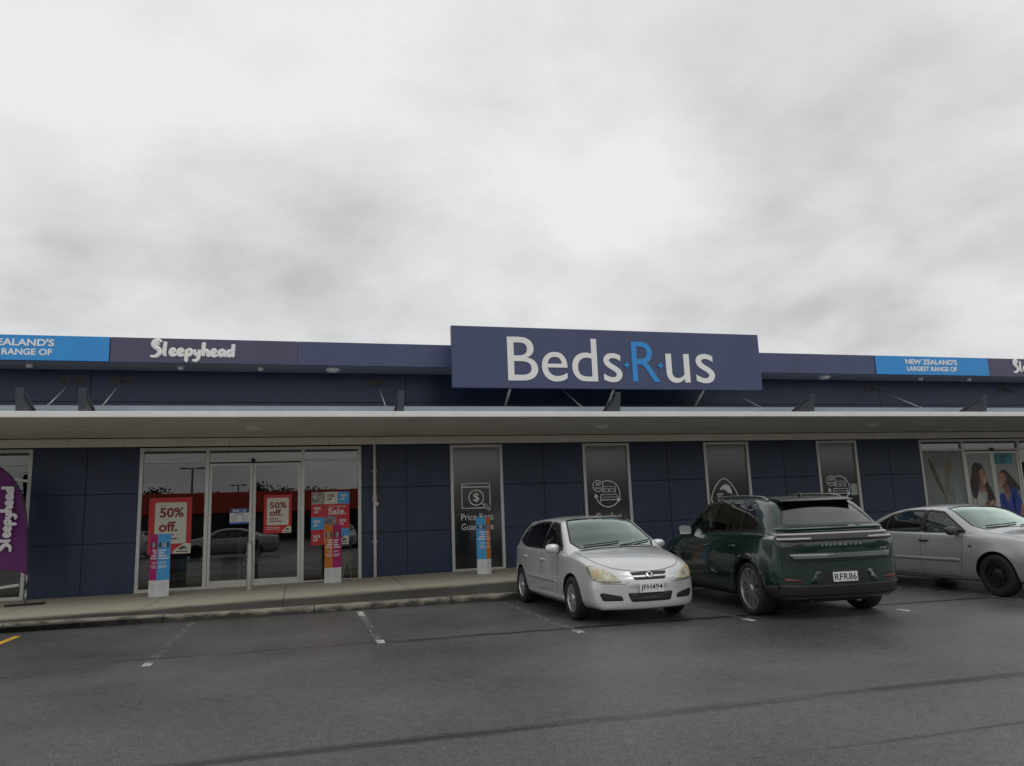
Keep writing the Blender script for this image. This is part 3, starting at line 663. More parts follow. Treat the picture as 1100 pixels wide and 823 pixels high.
# posters taped inside the glass
YP = YW + 0.030
def slab(x0, x1, z0, z1, m, lay, t, name, r=0.0):
    q = MB(); y = YP - 0.0012 * lay
    poly = rrect(x0, x1, z0, z1, r) if r else [(x0, z0), (x1, z0), (x1, z1), (x0, z1)]
    q.prism(poly, 'y', y - 0.0010, y); return child(q.build(name, m), t)
def scribble(x0, x1, z, h, m, lay, t, words=3, name='print_line'):
    q = MB(); y = YP - 0.0012 * lay; x = x0; k = 0
    rnd = random.Random(int(x0 * 1000 + z * 777))
    while x < x1 - 0.01:
        w = min(x1 - x, (x1 - x0) / words * rnd.uniform(0.6, 1.1)); q.prism([(x, z), (x + w, z), (x + w, z + h), (x, z + h)], 'y', y - 0.0010, y); x += w + h * 0.7
    return child(q.build(name, m), t)
def cloud(x0, x1, z0, z1, lay, t):
    w, h = x1 - x0, z1 - z0
    q = MB(); y = YP - 0.0012 * lay
    pts = [(x0, z0), (x1, z0), (x1, z1)] + [(x1 - .10 * w, z0 + 1.0 * h), (x1 - .28 * w, z0 + 1.08 * h), (x0 + .52 * w, z0 + .96 * h), (x0 + .40 * w, z0 + .78 * h), (x0 + .28 * w, z0 + .70 * h), (x0 + .16 * w, z0 + .52 * h), (x0 + .08 * w, z0 + .42 * h), (x0, z0 + .2 * h)]
    q.prism(pts, 'y', y - 0.001, y); child(q.build('cloud_label', CREAM), t)
    q = MB(); y -= 0.0012; cx, cz = x0 + .58 * w, z0 + .50 * h
    q.prism([(cx - .26 * w, cz - .06 * h), (cx - .14 * w, cz + .2 * h), (cx + .06 * w, cz + .26 * h), (cx + .2 * w, cz + .06 * h), (cx + .26 * w, cz - .12 * h), (cx + .10 * w, cz + .02 * h), (cx - .02 * w, cz + .0 * h), (cx - .1 * w, cz - .1 * h)], 'y', y - 0.001, y)
    q.prism([(x0 + .2 * w, z0 + .16 * h), (x1 - .14 * w, z0 + .16 * h), (x1 - .14 * w, z0 + .26 * h), (x0 + .2 * w, z0 + .26 * h)], 'y', y - 0.001, y)
    child(q.build('cloud_print', DPRINT), t)
t = thing('sale_poster', 'larger red poster reading 50% off on the left glass panel', 'poster', (-2.82, YP, 0.94))
slab(-3.27, -2.36, 0.94, 2.21, RED, 0, t, 'sheet'); slab(-3.14, -2.47, 1.17, 2.10, CREAM, 1, t, 'cream_card', 0.04)
child(text('lettering', '50%', -3.04, -2.53, 1.76, 1.98, DRED, None, YP - .0025, 0.001, bold=0.03), t); child(text('lettering', 'off.', -3.05, -2.66, 1.44, 1.67, DRED, None, YP - .0025, 0.001, bold=0.03), t)
child(text('lettering', 'Up to', -3.04, -2.90, 2.01, 2.05, DRED, None, YP - .0025, 0.001), t); scribble(-3.05, -2.70, 1.355, 0.03, DRED, 2, t); scribble(-3.05, -2.62, 1.265, 0.03, DRED, 2, t)
cloud(-2.74, -2.36, 0.945, 1.16, 1, t)
t = thing('sale_poster', 'smaller red poster reading 50% off on the right door', 'poster', (-0.46, YP, 1.31))
YP_ = YP; YP = YW + 0.020
slab(-0.78, -0.15, 1.31, 2.21, RED, 0, t, 'sheet'); slab(-0.71, -0.215, 1.50, 2.135, CREAM, 1, t, 'cream_card', 0.03)
child(text('lettering', '50%', -0.65, -0.265, 1.89, 2.04, DRED, None, YP - .0025, 0.001, bold=0.03), t); child(text('lettering', 'off.', -0.65, -0.36, 1.71, 1.87, DRED, None, YP - .0025, 0.001, bold=0.03), t)
scribble(-0.65, -0.45, 1.635, 0.025, DRED, 2, t, 1); scribble(-0.65, -0.36, 1.575, 0.025, DRED, 2, t, 2)
for z in (1.44, 1.40): scribble(-0.72, -0.42, z, 0.015, CREAM, 1, t, 4)
cloud(-0.36, -0.155, 1.315, 1.46, 1, t)
t = thing('hours_sign', 'small blue and white opening hours sign on the left door', 'sign', (-1.32, YP, 1.56))
slab(-1.535, -1.105, 1.56, 1.92, PAPER, 0, t, 'sheet'); slab(-1.535, -1.105, 1.815, 1.925, NAVYP, 1, t, 'blue_header'); slab(-1.535, -1.105, 1.558, 1.60, mat('blue_footer', (0.03, 0.16, 0.5), 0.5), 1, t, 'blue_footer')
child(text('lettering', 'Beds', -1.47, -1.325, 1.84, 1.90, PAPER, None, YP - .0025, 0.001, bold=0.02), t); child(text('lettering', 'R', -1.315, -1.265, 1.84, 1.90, CYAN, None, YP - .0025, 0.001, bold=0.02), t); child(text('lettering', 'us', -1.25, -1.18, 1.84, 1.885, PAPER, None, YP - .0025, 0.001, bold=0.02), t)
scribble(-1.42, -1.22, 1.775, 0.018, NAVYP, 1, t, 2)
for k in range(5): scribble(-1.50, -1.37, 1.74 - .03 * k, 0.012, GREYP, 1, t, 1); scribble(-1.28, -1.14, 1.74 - .03 * k, 0.012, GREYP, 1, t, 2)
YP = YP_
t = thing('sale_poster', 'tiled red, blue and cream sale poster on the right glass panel', 'poster', (0.75, YP, 1.0))
slab(0.30, 1.20, 1.32, 2.25, RED, 0, t, 'sheet'); slab(0.30, 0.92, 0.99, 1.318, RED, 0, t, 'sheet')
slab(0.31, 0.615, 1.955, 2.245, mat('photo_print', (0.22, 0.20, 0.16), 0.5, var=0.7, vscale=9, col2=(0.55, 0.55, 0.5)), 1, t, 'picture_tile'); slab(0.617, 0.915, 1.955, 2.245, CREAM, 1, t, 'cream_tile'); slab(0.917, 1.20, 1.955, 2.245, CYAN, 1, t, 'blue_tile')
child(text('lettering', 'Sale.', 0.70, 1.12, 1.70, 1.855, PAPER, None, YP - .0013, 0.001, bold=0.02), t); child(text('lettering', 'Labour Weekend', 0.70, 1.12, 1.875, 1.91, PAPER, None, YP - .0013, 0.001, bold=0.01), t)
slab(0.30, 0.60, 1.355, 1.645, CYAN, 1, t, 'blue_tile'); slab(0.605, 0.89, 1.42, 1.66, mat('dark_photo_print', (0.06, 0.06, 0.06), 0.5, var=0.7, vscale=8, col2=(0.40, 0.42, 0.42)), 1, t, 'picture_tile')
slab(0.94, 1.185, 1.19, 1.37, CYAN, 1, t, 'blue_tile'); slab(0.605, 0.92, 1.02, 1.33, CREAM, 1, t, 'cream_tile'); cloud(0.94, 1.185, 0.985, 1.188, 0, t)
for x, z, m_ in ((0.36, 1.72, PAPER), (0.67, 2.02, DRED), (0.98, 2.02, PAPER), (0.35, 1.41, PAPER), (0.95, 1.42, PAPER), (0.35, 1.06, PAPER)):
    child(text('lettering', '50%', x, x + .17, z + .10, z + .17, m_, None, YP - .0025, 0.001, bold=0.03), t); child(text('lettering', 'off', x, x + .11, z + .02, z + .085, m_, None, YP - .0025, 0.001, bold=0.03), t)

# right shopfront: a photographic window poster of two women, over three panes
POSTBG = mat('poster_pale_grey', (0.34, 0.35, 0.33), 0.5, var=0.10, vscale=1.4)
POSTGR = mat('poster_grey_green', (0.22, 0.25, 0.23), 0.5, var=0.22, vscale=1.2)
SKIN = mat('poster_skin', (0.42, 0.22, 0.155), 0.5, var=0.12, vscale=6); HAIR = mat('poster_hair', (0.022, 0.014, 0.012), 0.5, var=0.5, vscale=14, stretch=(3, 1, .5), col2=(0.06, 0.035, 0.028))
HAIRB = mat('poster_brown_hair', (0.035, 0.02, 0.015), 0.5, var=0.5, vscale=14, col2=(0.085, 0.05, 0.035))
SHIRT = mat('poster_white_shirt', (0.50, 0.50, 0.47), 0.5, var=0.15, vscale=4, stretch=(2, 1, .6)); BLUES = mat('poster_blue_blouse', (0.022, 0.055, 0.34), 0.5, var=0.35, vscale=5, stretch=(2, 1, .6))
YB = YW + 0.030
t = thing('window_poster', 'pale window poster of pampas grass beside the two women', 'poster', (19.0, YB, 0.3))
def shape(name, pts, m, lay, t, sm=True):
    if sm:
        P = []
        n = len(pts)
        for i in range(n):
            p0, p1, p2, p3 = [np.array(pts[(i + k) % n]) for k in (-1, 0, 1, 2)]
            for s_ in (0, .25, .5, .75):
                P.append(tuple(0.5 * ((2 * p1) + (-p0 + p2) * s_ + (2 * p0 - 5 * p1 + 4 * p2 - p3) * s_ ** 2 + (-p0 + 3 * p1 - 3 * p2 + p3) * s_ ** 3)))
        pts = P
    q = MB(); y = YB - 0.0014 * lay; q.prism(pts, 'y', y - 0.0012, y); return child(q.build(name, m), t)
shape('sheet', [(18.26, 0.32), (19.78, 0.32), (19.78, 3.0), (18.26, 3.0)], POSTGR, 0, t, False)
PAMP = mat('poster_pampas', (0.13, 0.10, 0.06), 0.6, var=0.4, vscale=9, stretch=(3, 1, .6)); PAMP2 = mat('poster_pale_pampas', (0.22, 0.20, 0.14), 0.6, var=0.4, vscale=9, stretch=(3, 1, .6))
shape('pampas_plume', [(18.52, 2.76), (18.62, 2.70), (18.76, 2.35), (18.88, 2.0), (18.97, 1.72), (18.93, 1.68), (18.80, 1.9), (18.62, 2.3), (18.53, 2.6)], PAMP, 1, t)
shape('pampas_plume', [(19.16, 2.78), (19.30, 2.85), (19.36, 2.6), (19.28, 2.2), (19.12, 1.8), (19.03, 1.75), (19.05, 2.1), (19.08, 2.5)], PAMP2, 1, t)
shape('stem', [(18.94, 1.72), (18.97, 1.70), (19.12, 0.6), (19.08, 0.6)], PAMP, 1, t, False); shape('stem', [(19.03, 1.78), (19.06, 1.78), (19.16, 0.6), (19.13, 0.6)], PAMP2, 1, t, False)
shape('pale_leaf', [(19.4, 2.0), (19.62, 1.6), (19.70, 1.1), (19.5, 0.8), (19.34, 1.1)], mat('poster_mist', (0.27, 0.31, 0.30), 0.5), 1, t)
shape('vase', [(18.98, 1.05), (19.28, 1.05), (19.34, 0.75), (19.28, 0.45), (18.98, 0.45), (18.92, 0.75)], mat('poster_vase', (0.14, 0.16, 0.19), 0.5), 2, t)
YB = YW + 0.020
t = thing('window_poster', 'window poster of a laughing woman with long dark hair in a white top', 'poster', (20.4, YB, 0.3))
shape('sheet', [(19.91, 0.42), (20.88, 0.42), (20.88, 2.92), (19.91, 2.92)], POSTBG, 0, t, False)
shape('hair', [(20.05, 1.55), (19.98, 1.9), (20.06, 2.25), (20.13, 2.52), (20.30, 2.62), (20.50, 2.55), (20.60, 2.30), (20.66, 2.0), (20.80, 1.72), (20.84, 1.45), (20.66, 1.38), (20.3, 1.6)], HAIR, 1, t)
shape('white_top', [(20.02, 0.45), (20.02, 1.3), (20.06, 1.55), (20.20, 1.70), (20.40, 1.80), (20.56, 1.72), (20.70, 1.5), (20.78, 1.2), (20.80, 0.45)], SHIRT, 2, t)
shape('neck', [(20.30, 1.72), (20.33, 1.95), (20.48, 1.92), (20.54, 1.74), (20.44, 1.68)], SKIN, 3, t)
shape('face', [(20.32, 2.12), (20.36, 2.36), (20.50, 2.42), (20.58, 2.30), (20.62, 2.14), (20.58, 1.99), (20.50, 1.90), (20.40, 1.92), (20.33, 2.0)], SKIN, 4, t)
shape('smile', [(20.50, 2.03), (20.56, 2.05), (20.60, 2.06), (20.57, 2.00), (20.53, 1.995)], PAPER, 5, t)
shape('eye', [(20.51, 2.22), (20.545, 2.235), (20.575, 2.22), (20.545, 2.212)], HAIR, 5, t); shape('eyebrow', [(20.50, 2.27), (20.545, 2.29), (20.59, 2.27), (20.545, 2.278)], HAIR, 5, t)
shape('hair_strand', [(20.62, 1.95), (20.72, 1.75), (20.76, 1.45), (20.66, 1.36), (20.58, 1.45), (20.58, 1.75)], HAIR, 3, t)
shape('hair_strand', [(20.12, 2.4), (20.28, 2.45), (20.34, 2.1), (20.26, 1.75), (20.12, 1.5), (20.02, 1.7), (20.04, 2.1)], HAIR, 5, t)
shape('hand', [(20.30, 1.18), (20.42, 1.34), (20.62, 1.40), (20.76, 1.46), (20.82, 1.36), (20.74, 1.24), (20.56, 1.22), (20.44, 1.10), (20.34, 1.06)], SKIN, 4, t)
t = thing('window_poster', 'window poster of a dark haired woman in a blue blouse under a teal picture', 'poster', (21.4, YB, 0.3))
shape('sheet', [(20.99, 0.42), (21.93, 0.42), (21.93, 2.92), (20.99, 2.92)], POSTBG, 0, t, False)
shape('teal_picture', [(21.03, 2.56), (21.74, 2.58), (21.74, 2.90), (21.03, 2.88)], mat('poster_teal', (0.04, 0.19, 0.25), 0.5, var=0.5, vscale=4, col2=(0.09, 0.34, 0.38)), 1, t, False)
shape('hair', [(21.14, 2.2), (21.24, 2.36), (21.42, 2.36), (21.58, 2.20), (21.72, 2.05), (21.86, 1.86), (21.84, 1.70), (21.6, 1.75), (21.36, 1.8), (21.26, 2.05)], HAIRB, 1, t)
shape('blouse', [(21.05, 0.6), (21.02, 1.4), (21.06, 1.62), (21.24, 1.66), (21.40, 1.72), (21.62, 1.84), (21.78, 1.68), (21.88, 1.35), (21.90, 1.0), (21.80, 0.5)], BLUES, 2, t)
shape('neck', [(21.25, 1.70), (21.26, 1.92), (21.42, 1.88), (21.48, 1.64), (21.36, 1.36), (21.30, 1.5)], SKIN, 3, t)
shape('face', [(21.08, 1.98), (21.10, 2.14), (21.18, 2.26), (21.30, 2.28), (21.38, 2.14), (21.36, 1.96), (21.26, 1.82), (21.15, 1.78), (21.09, 1.86)], SKIN, 4, t)
shape('smile', [(21.09, 1.90), (21.13, 1.92), (21.17, 1.895), (21.13, 1.87)], PAPER, 5, t); shape('eye', [(21.12, 2.08), (21.15, 2.09), (21.18, 2.08), (21.15, 2.072)], HAIRB, 5, t)
shape('forearm', [(21.86, 1.30), (21.90, 1.05), (21.86, 0.80), (21.70, 0.72), (21.66, 0.80), (21.78, 0.95), (21.78, 1.2)], SKIN, 4, t)

SKIND = mat('poster_skin_shade', (0.27, 0.125, 0.085), 0.5, var=0.10, vscale=6); SKINL = mat('poster_skin_light', (0.55, 0.33, 0.25), 0.5, var=0.08, vscale=6)
HAIRL = mat('poster_hair_light', (0.075, 0.042, 0.03), 0.5, var=0.5, vscale=14); FOLD = mat('poster_shirt_fold', (0.36, 0.37, 0.36), 0.5); BFOLD = mat('poster_blouse_fold', (0.012, 0.03, 0.20), 0.5); BLITE = mat('poster_blouse_light', (0.05, 0.11, 0.48), 0.5)
wl, wr_ = [o for o in bpy.data.objects if o.name.startswith('window_poster') and o.type == 'EMPTY'][-2:]
for pts, m_ in (([(20.33, 1.78), (20.35, 1.93), (20.50, 1.90), (20.52, 1.84), (20.42, 1.80)], SKIND), ([(20.33, 2.04), (20.35, 2.3), (20.41, 2.36), (20.40, 2.1), (20.44, 1.94), (20.38, 1.94)], SKIND),
                ([(20.50, 2.20), (20.56, 2.18), (20.60, 2.12), (20.56, 2.08), (20.50, 2.11)], SKINL), ([(20.585, 2.22), (20.635, 2.12), (20.60, 2.10), (20.57, 2.14)], SKINL),
                ([(20.16, 2.40), (20.26, 2.55), (20.36, 2.58), (20.26, 2.48), (20.20, 2.2), (20.12, 1.8), (20.11, 2.1)], HAIRL), ([(20.66, 1.9), (20.72, 1.66), (20.71, 1.45), (20.68, 1.6)], HAIRL),
                ([(20.12, 1.5), (20.2, 1.2), (20.18, .8), (20.14, .5), (20.11, .9)], FOLD), ([(20.55, 1.66), (20.50, 1.50), (20.60, 1.2), (20.58, .8), (20.54, 1.2)], FOLD), ([(20.30, 1.68), (20.40, 1.60), (20.50, 1.66), (20.42, 1.57)], FOLD),
                ([(20.44, 1.18), (20.60, 1.26), (20.76, 1.32), (20.62, 1.22)], SKIND), ([(20.62, 1.36), (20.74, 1.43), (20.78, 1.38), (20.66, 1.33)], SKINL)):
    shape('print_tone', pts, m_, 7, wl)
for pts, m_ in (([(21.26, 1.76), (21.30, 1.92), (21.42, 1.86), (21.46, 1.68), (21.36, 1.6)], SKIND), ([(21.34, 2.1), (21.36, 1.95), (21.26, 1.82), (21.20, 1.81), (21.28, 1.95)], SKIND), ([(21.10, 2.02), (21.13, 1.96), (21.20, 1.98), (21.18, 2.05)], SKINL), ([(21.09, 2.08), (21.055, 1.985), (21.09, 1.96), (21.12, 2.02)], SKINL),
                ([(21.28, 2.30), (21.44, 2.26), (21.6, 2.08), (21.76, 1.88), (21.62, 2.0), (21.46, 2.16)], HAIRL), ([(21.36, 2.0), (21.5, 1.95), (21.7, 1.82), (21.5, 1.88)], HAIRL),
                ([(21.16, 1.55), (21.28, 1.3), (21.34, .9), (21.30, .6), (21.24, 1.0)], BFOLD), ([(21.62, 1.7), (21.56, 1.4), (21.66, 1.05), (21.60, .7), (21.52, 1.1)], BFOLD), ([(21.74, 1.6), (21.80, 1.35), (21.80, 1.05), (21.76, 1.3)], BLITE), ([(21.42, 1.6), (21.46, 1.35), (21.42, 1.1), (21.40, 1.35)], BLITE), ([(21.08, 1.5), (21.12, 1.25), (21.10, 1.0), (21.07, 1.2)], BLITE)):
    shape('print_tone', pts, m_, 7, wr_)

# ------------------------------------------------------------------ things on the footpath
def totem(x, y, rz, s, h, left, right, label):
    z = path_z(x, y); t = thing('bollard_cover', label, 'bollard cover', (x, y, z), rz, 'square printed bollard covers on the footpath')
    z1 = h * 0.26
    q = MB(); q.box(-s / 2, s / 2, -s / 2, s / 2, 0.0, z1, bev=0.004); q.build('white_base', PAPER, t)
    q = MB(); q.prism([(-s / 2, -s / 2), (s / 2, -s / 2), (s / 2, s / 2), (-s / 2, s / 2)], 'z', z1 + 0.001, h)
    for f in q.bm.faces:
        f.normal_update()
        f.material_index = 0 if (f.normal.x < -0.5 or f.normal.y > 0.5) else 1
    q.build('sleeve', [left, right], t)
    for side in (0, 1):
        q = MB()
        def P(u0, u1, za, zb, mi=0):
            e = s / 2 + 0.0025
            if side: q.box(u0, u1, -e, -s / 2 - 0.0002, za, zb, mi=mi)
            else: q.box(-e, -s / 2 - 0.0002, u0, u1, za, zb, mi=mi)
        a = -s * 0.40
        for k in range(4): P(a + k * .2 * s, a + k * .2 * s + s * .16, h * .785, h * .865, mi=1 + (k % 3))
        for k, w in enumerate((.55, .42, .62, .78)): P(a, a + s * w, h * (.725 - .042 * k), h * (.747 - .042 * k))
        for k, w in enumerate((.6, .5)): P(a, a + s * w, h * (.545 - .018 * k), h * (.553 - .018 * k))
        for k, w in enumerate((.7, .65, .6)): P(a, a + s * w, h * (.49 - .018 * k), h * (.498 - .018 * k))
        for k, w in enumerate((.75, .7, .5, .6)): P(a, a + s * w, h * (.20 - .03 * k), h * (.206 - .03 * k), mi=3)
        q.build('print', [PAPER, DPRINT, GREYP, mat('light_grey_print', (0.45, 0.45, 0.46), 0.5)], t)
    return t
totem(-2.80, 17.95, R(39), 0.29, 1.28, MAG, CYAN, 'magenta and blue bollard cover in front of the large red poster')
totem(0.78, 18.45, R(41), 0.27, 1.30, ORG, MAG, 'orange and magenta bollard cover in front of the tiled sale poster')
totem(4.24, 18.05, R(50), 0.25, 1.32, CYAN, ORG, 'blue and orange bollard cover beside the small silver car')
z = path_z(-1.0, 17.95)
t = thing('bollard', 'plain round steel bollard in front of the glass doors', 'bollard', (-1.0, 17.95, z))
q = MB(); q.lathe([(0.0, 1.03), (0.05, 1.025), (0.066, 1.0), (0.066, 0.0)], 'z', n=24); q.build('post', GALV, t)
q = MB(); q.lathe([(0.0665, 0.012), (0.11, 0.010), (0.11, 0.0), (0.0665, 0.0)], 'z', n=24); q.build('base_collar', mat('grout_collar', (0.3, 0.28, 0.23), 0.9), t)
# feather flag
fx, fy = -5.22, 17.80; z = path_z(fx, fy)
t = thing('feather_flag', 'purple feather banner with white script on a black pole by the far left window', 'flag', (fx, fy, z))
q = MB(); q.box(-0.34, 0.34, -0.20, 0.20, 0.0, 0.018, bev=0.005, rot=Matrix.Rotation(R(12), 3, 'Z')); q.build('base_plate', BLK, t)
poleP = [(0, 0.0), (0, 0.62), (-0.02, 1.1), (-0.055, 1.5), (-0.11, 1.9), (-0.22, 2.25), (-0.40, 2.55), (-0.62, 2.74), (-0.88, 2.84), (-1.05, 2.80)]
def smooth_poly(pts, n=6):
    P = [np.array(p, float) for p in pts]; out = []
    for i in range(len(P) - 1):
        p0 = P[max(i - 1, 0)]; p1 = P[i]; p2 = P[i + 1]; p3 = P[min(i + 2, len(P) - 1)]
        for k in range(n):
            s_ = k / n; out.append(0.5 * ((2 * p1) + (-p0 + p2) * s_ + (2 * p0 - 5 * p1 + 4 * p2 - p3) * s_ ** 2 + (-p0 + 3 * p1 - 3 * p2 + p3) * s_ ** 3))
    out.append(P[-1]); return out
pp = smooth_poly(poleP)
q = MB(); q.tube([(a, 0, c) for a, c in pp], [0.018 - 0.011 * i / len(pp) for i in range(len(pp))], 8); q.build('pole', BLK, t)
q = MB(); q.tube([(0, 0, 0.02), (0, 0, 0.30)], 0.02, 10); q.tube([(0, 0, 0.42), (0, 0, 0.60)], 0.0205, 10); q.build('pole_sleeve', GALV, t)
PURP = mat('purple_fabric', (0.115, 0.012, 0.125), 0.65, var=0.22, vscale=3, stretch=(1, 1, .5))
q = MB(); rows_ = []
for i in range(40):
    zz = 0.66 + (2.78 - 0.66) * i / 39
    xr = np.interp(zz, [c for a, c in pp[:-8]], [a for a, c in pp[:-8]])
    xl = np.interp(zz, [0.66, 0.72, 1.0, 2.0, 2.5, 2.72, 2.80], [-0.12, -0.50, -0.80, -0.98, -1.06, -1.08, -1.04])
    xl = min(xl, xr - 0.01); row = []
    for k in range(13):
        u = k / 12; x = xr + (xl - xr) * u
        row.append(q.bm.verts.new((x, 0.035 * math.sin(3.2 * x * 2 + zz * 2.3) * min(1, u * 3) + 0.012 * math.sin(zz * 7 + x * 9), zz - 0.10 * (1 - u) * (1 if i == 0 else 0))))
    rows_.append(row)
for A, B in zip(rows_[:-1], rows_[1:]):
    for k in range(12): q.bm.faces.new((A[k], B[k], B[k + 1], A[k + 1])).smooth = True
q.build('banner', PURP, t)
o = script('lettering', mat('banner_white', (0.72, 0.70, 0.72), 0.6), (-0.30, -0.055, 1.06), 0.124, vertical=True, depth=0.006); o.parent = t

# a few things inside the shop, seen dimly through the glass
t = thing('rattan_stool', 'round rattan stool on pale legs behind the tiled sale poster', 'stool', (1.17, 19.68, 0.113))
RAT = mat('rattan', (0.62, 0.36, 0.14), 0.6, var=0.35, vscale=30)
q = MB(); q.lathe([(0, 0.38), (0.09, 0.39), (0.15, 0.46), (0.17, 0.55), (0.14, 0.65), (0.07, 0.70), (0, 0.71)], 'z', n=24); q.build('basket', RAT, t)
for k in range(4):
    a = R(45 + 90 * k); q = MB(); q.tube([(0.08 * math.cos(a), 0.08 * math.sin(a), 0.44), (0.15 * math.cos(a), 0.15 * math.sin(a), 0.0)], [0.018, 0.012], 8); q.build('leg', mat('pale_wood', (0.72, 0.60, 0.42), 0.5), t)
def bed(x, y, rz, label):
    t = thing('display_bed', label, 'bed', (x, y, 0.113), rz, 'beds on show inside the shop')
    q = MB(); q.box(-0.9, 0.9, -1.0, 1.0, 0.06, 0.34, bev=0.03); q.build('base', GREYP, t)
    q = MB(); q.box(-0.9, 0.9, -1.0, 1.0, 0.345, 0.62, bev=0.06); q.build('mattress', PAPER, t, 40)
    q = MB(); q.box(-0.95, 0.95, 1.02, 1.12, 0.0, 1.2, bev=0.03); q.build('headboard', GREYP, t)
    for sx in (-0.45, 0.45): q = MB(); q.box(sx - 0.35, sx + 0.35, 0.55, 0.95, 0.625, 0.76, bev=0.06); q.build('pillow', PAPER, t, 60)
bed(-0.4, 22.6, R(90), 'white bed seen dimly through the right glass door'); bed(-2.9, 22.8, R(90), 'white bed seen dimly through the left glass door')

# ------------------------------------------------------------------ across the car park, behind the photographer: seen mirrored in the glass
hb = thing('red_building', 'long low retail building with a red fascia across the car park', 'building', (-12, -44, 0))
q = MB(); q.box(-45, 38, -60, -46.2, 0, 4.4); child(q.build('wall', mat('dark_tilt_panel', (0.05, 0.05, 0.052), 0.6)), hb)
q = MB(); q.box(-45.2, 38.2, -46.19, -45.8, 2.9, 5.0, bev=0.03); child(q.build('fascia', mat('red_fascia', (0.55, 0.055, 0.028), 0.5)), hb)
for k in range(14):
    x = -42 + k * 5.6; q = MB(); q.box(x, x + 4.2, -46.19, -46.1, 0.1, 2.6); child(q.build('window', mat('dark_shop_glass', (0.02, 0.022, 0.024), 0.1), None), hb)
def lamp_post(x, y, h, label):
    t = thing('lamp_post', label, 'lamp post', (x, y, 0), 0, 'double arm lamp posts across the car park')
    q = MB(); q.tube([(0, 0, 0), (0, 0, h)], [0.13, 0.09], 12); q.build('pole', STEEL, t)
    q = MB(); q.tube([(-1.0, 0, h - 0.05), (1.0, 0, h - 0.05)], 0.05, 8); q.build('arm', STEEL, t)
    for s_ in (-1, 1): q = MB(); q.box(s_ * 0.55, s_ * 1.15, -0.14, 0.14, h - 0.06, h + 0.06, bev=0.02); q.build('lamp_head', STEEL, t)
lamp_post(-0.1236 * 81, 38.4 - 81, 8.0 - 0.7, 'taller looking lamp post mirrored in the left glass panel'); lamp_post(-0.0708 * 118, 38.4 - 118, 7.4, 'farther lamp post mirrored in the left glass door')

# trees beyond the car park, mirrored above the red roof and in the slim windows
LEAF = [mat('dark_leaf', (0.035, 0.055, 0.022), 0.7, var=0.4, vscale=2), mat('mid_leaf', (0.055, 0.085, 0.03), 0.7, var=0.4, vscale=2)]
BARK = mat('grey_bark', (0.10, 0.085, 0.07), 0.9, var=0.3, vscale=8)
def tree(x, y, h, w, label, seed):
    t = thing('tree', label, 'tree', (x, y, 0), 0, 'trees beyond the car park'); rnd = random.Random(seed)
    q = MB(); q.tube([(0, 0, 0), (.1, .05, h * .3), (-.05, .1, h * .55), (.05, 0, h * .85)], [.22, .17, .12, .04], 8)
    tips = []
    for k in range(9):
        a = rnd.uniform(0, 6.28); z0 = h * rnd.uniform(.25, .6); L_ = w * rnd.uniform(.5, .95); tip = (L_ * math.cos(a), L_ * math.sin(a), z0 + h * rnd.uniform(.1, .3)); tips.append(tip)
        q.tube([(0, 0, z0), (tip[0] * .5, tip[1] * .5, z0 + (tip[2] - z0) * .35), tip], [.08, .05, .02], 6)
    q.build('trunk', BARK, t)
    q = MB(); cl = [(tx, ty, tz, w * rnd.uniform(.35, .6)) for tx, ty, tz in tips] + [(rnd.uniform(-.4, .4) * w, rnd.uniform(-.4, .4) * w, h * rnd.uniform(.6, .95), w * rnd.uniform(.3, .5)) for _ in range(7)]
    for cx, cy, cz, cr in cl:
        for _ in range(130):
            d = Vector((rnd.gauss(0, 1), rnd.gauss(0, 1), rnd.gauss(0, 1))).normalized() * cr * rnd.uniform(.35, 1.0); p_ = Vector((cx, cy, cz)) + d
            u = Vector((rnd.gauss(0, 1), rnd.gauss(0, 1), rnd.gauss(0, 1))).normalized(); v_ = u.orthogonal(); s_ = rnd.uniform(.12, .26)
            q.face([p_ + u * s_, p_ + v_ * s_ * .6, p_ - u * s_, p_ - v_ * s_ * .6], rnd.choice((0, 0, 1)))
    q.build('crown', LEAF, t); return t
tr = tree(-43, -63, 7.2, 3.4, 'tree top behind the red roof, seen only mirrored', 3); tr.scale = (.85, .85, .80)
for k in range(1, 13):
    c = copy_tree(tr); s_ = (.82, .74, .86, .78)[k % 4]; c.location = (-43 + 6.5 * k, -63, 0); c.scale = (s_ * 1.1, s_ * 1.1, s_); c.rotation_euler = (0, 0, k * 1.3)
db = thing('dark_building', 'long dark clad building beyond the right of the car park, seen only mirrored', 'building', (58, -40, 0))
q = MB(); q.box(19, 110, -60, -38, 0, 5.6); child(q.build('wall', mat('dark_tilt_panel', (0, 0, 0))), db)
q = MB(); q.box(18.8, 110.2, -38.0, -37.8, 4.9, 5.9, bev=.03); child(q.build('parapet', mat('charcoal_parapet', (0.035, 0.036, 0.04), .6)), db)
for k in range(14): q = MB(); q.box(21 + 6.3 * k, 25.5 + 6.3 * k, -37.99, -37.92, .1, 2.8); child(q.build('window', mat('dark_shop_glass', (0, 0, 0))), db)
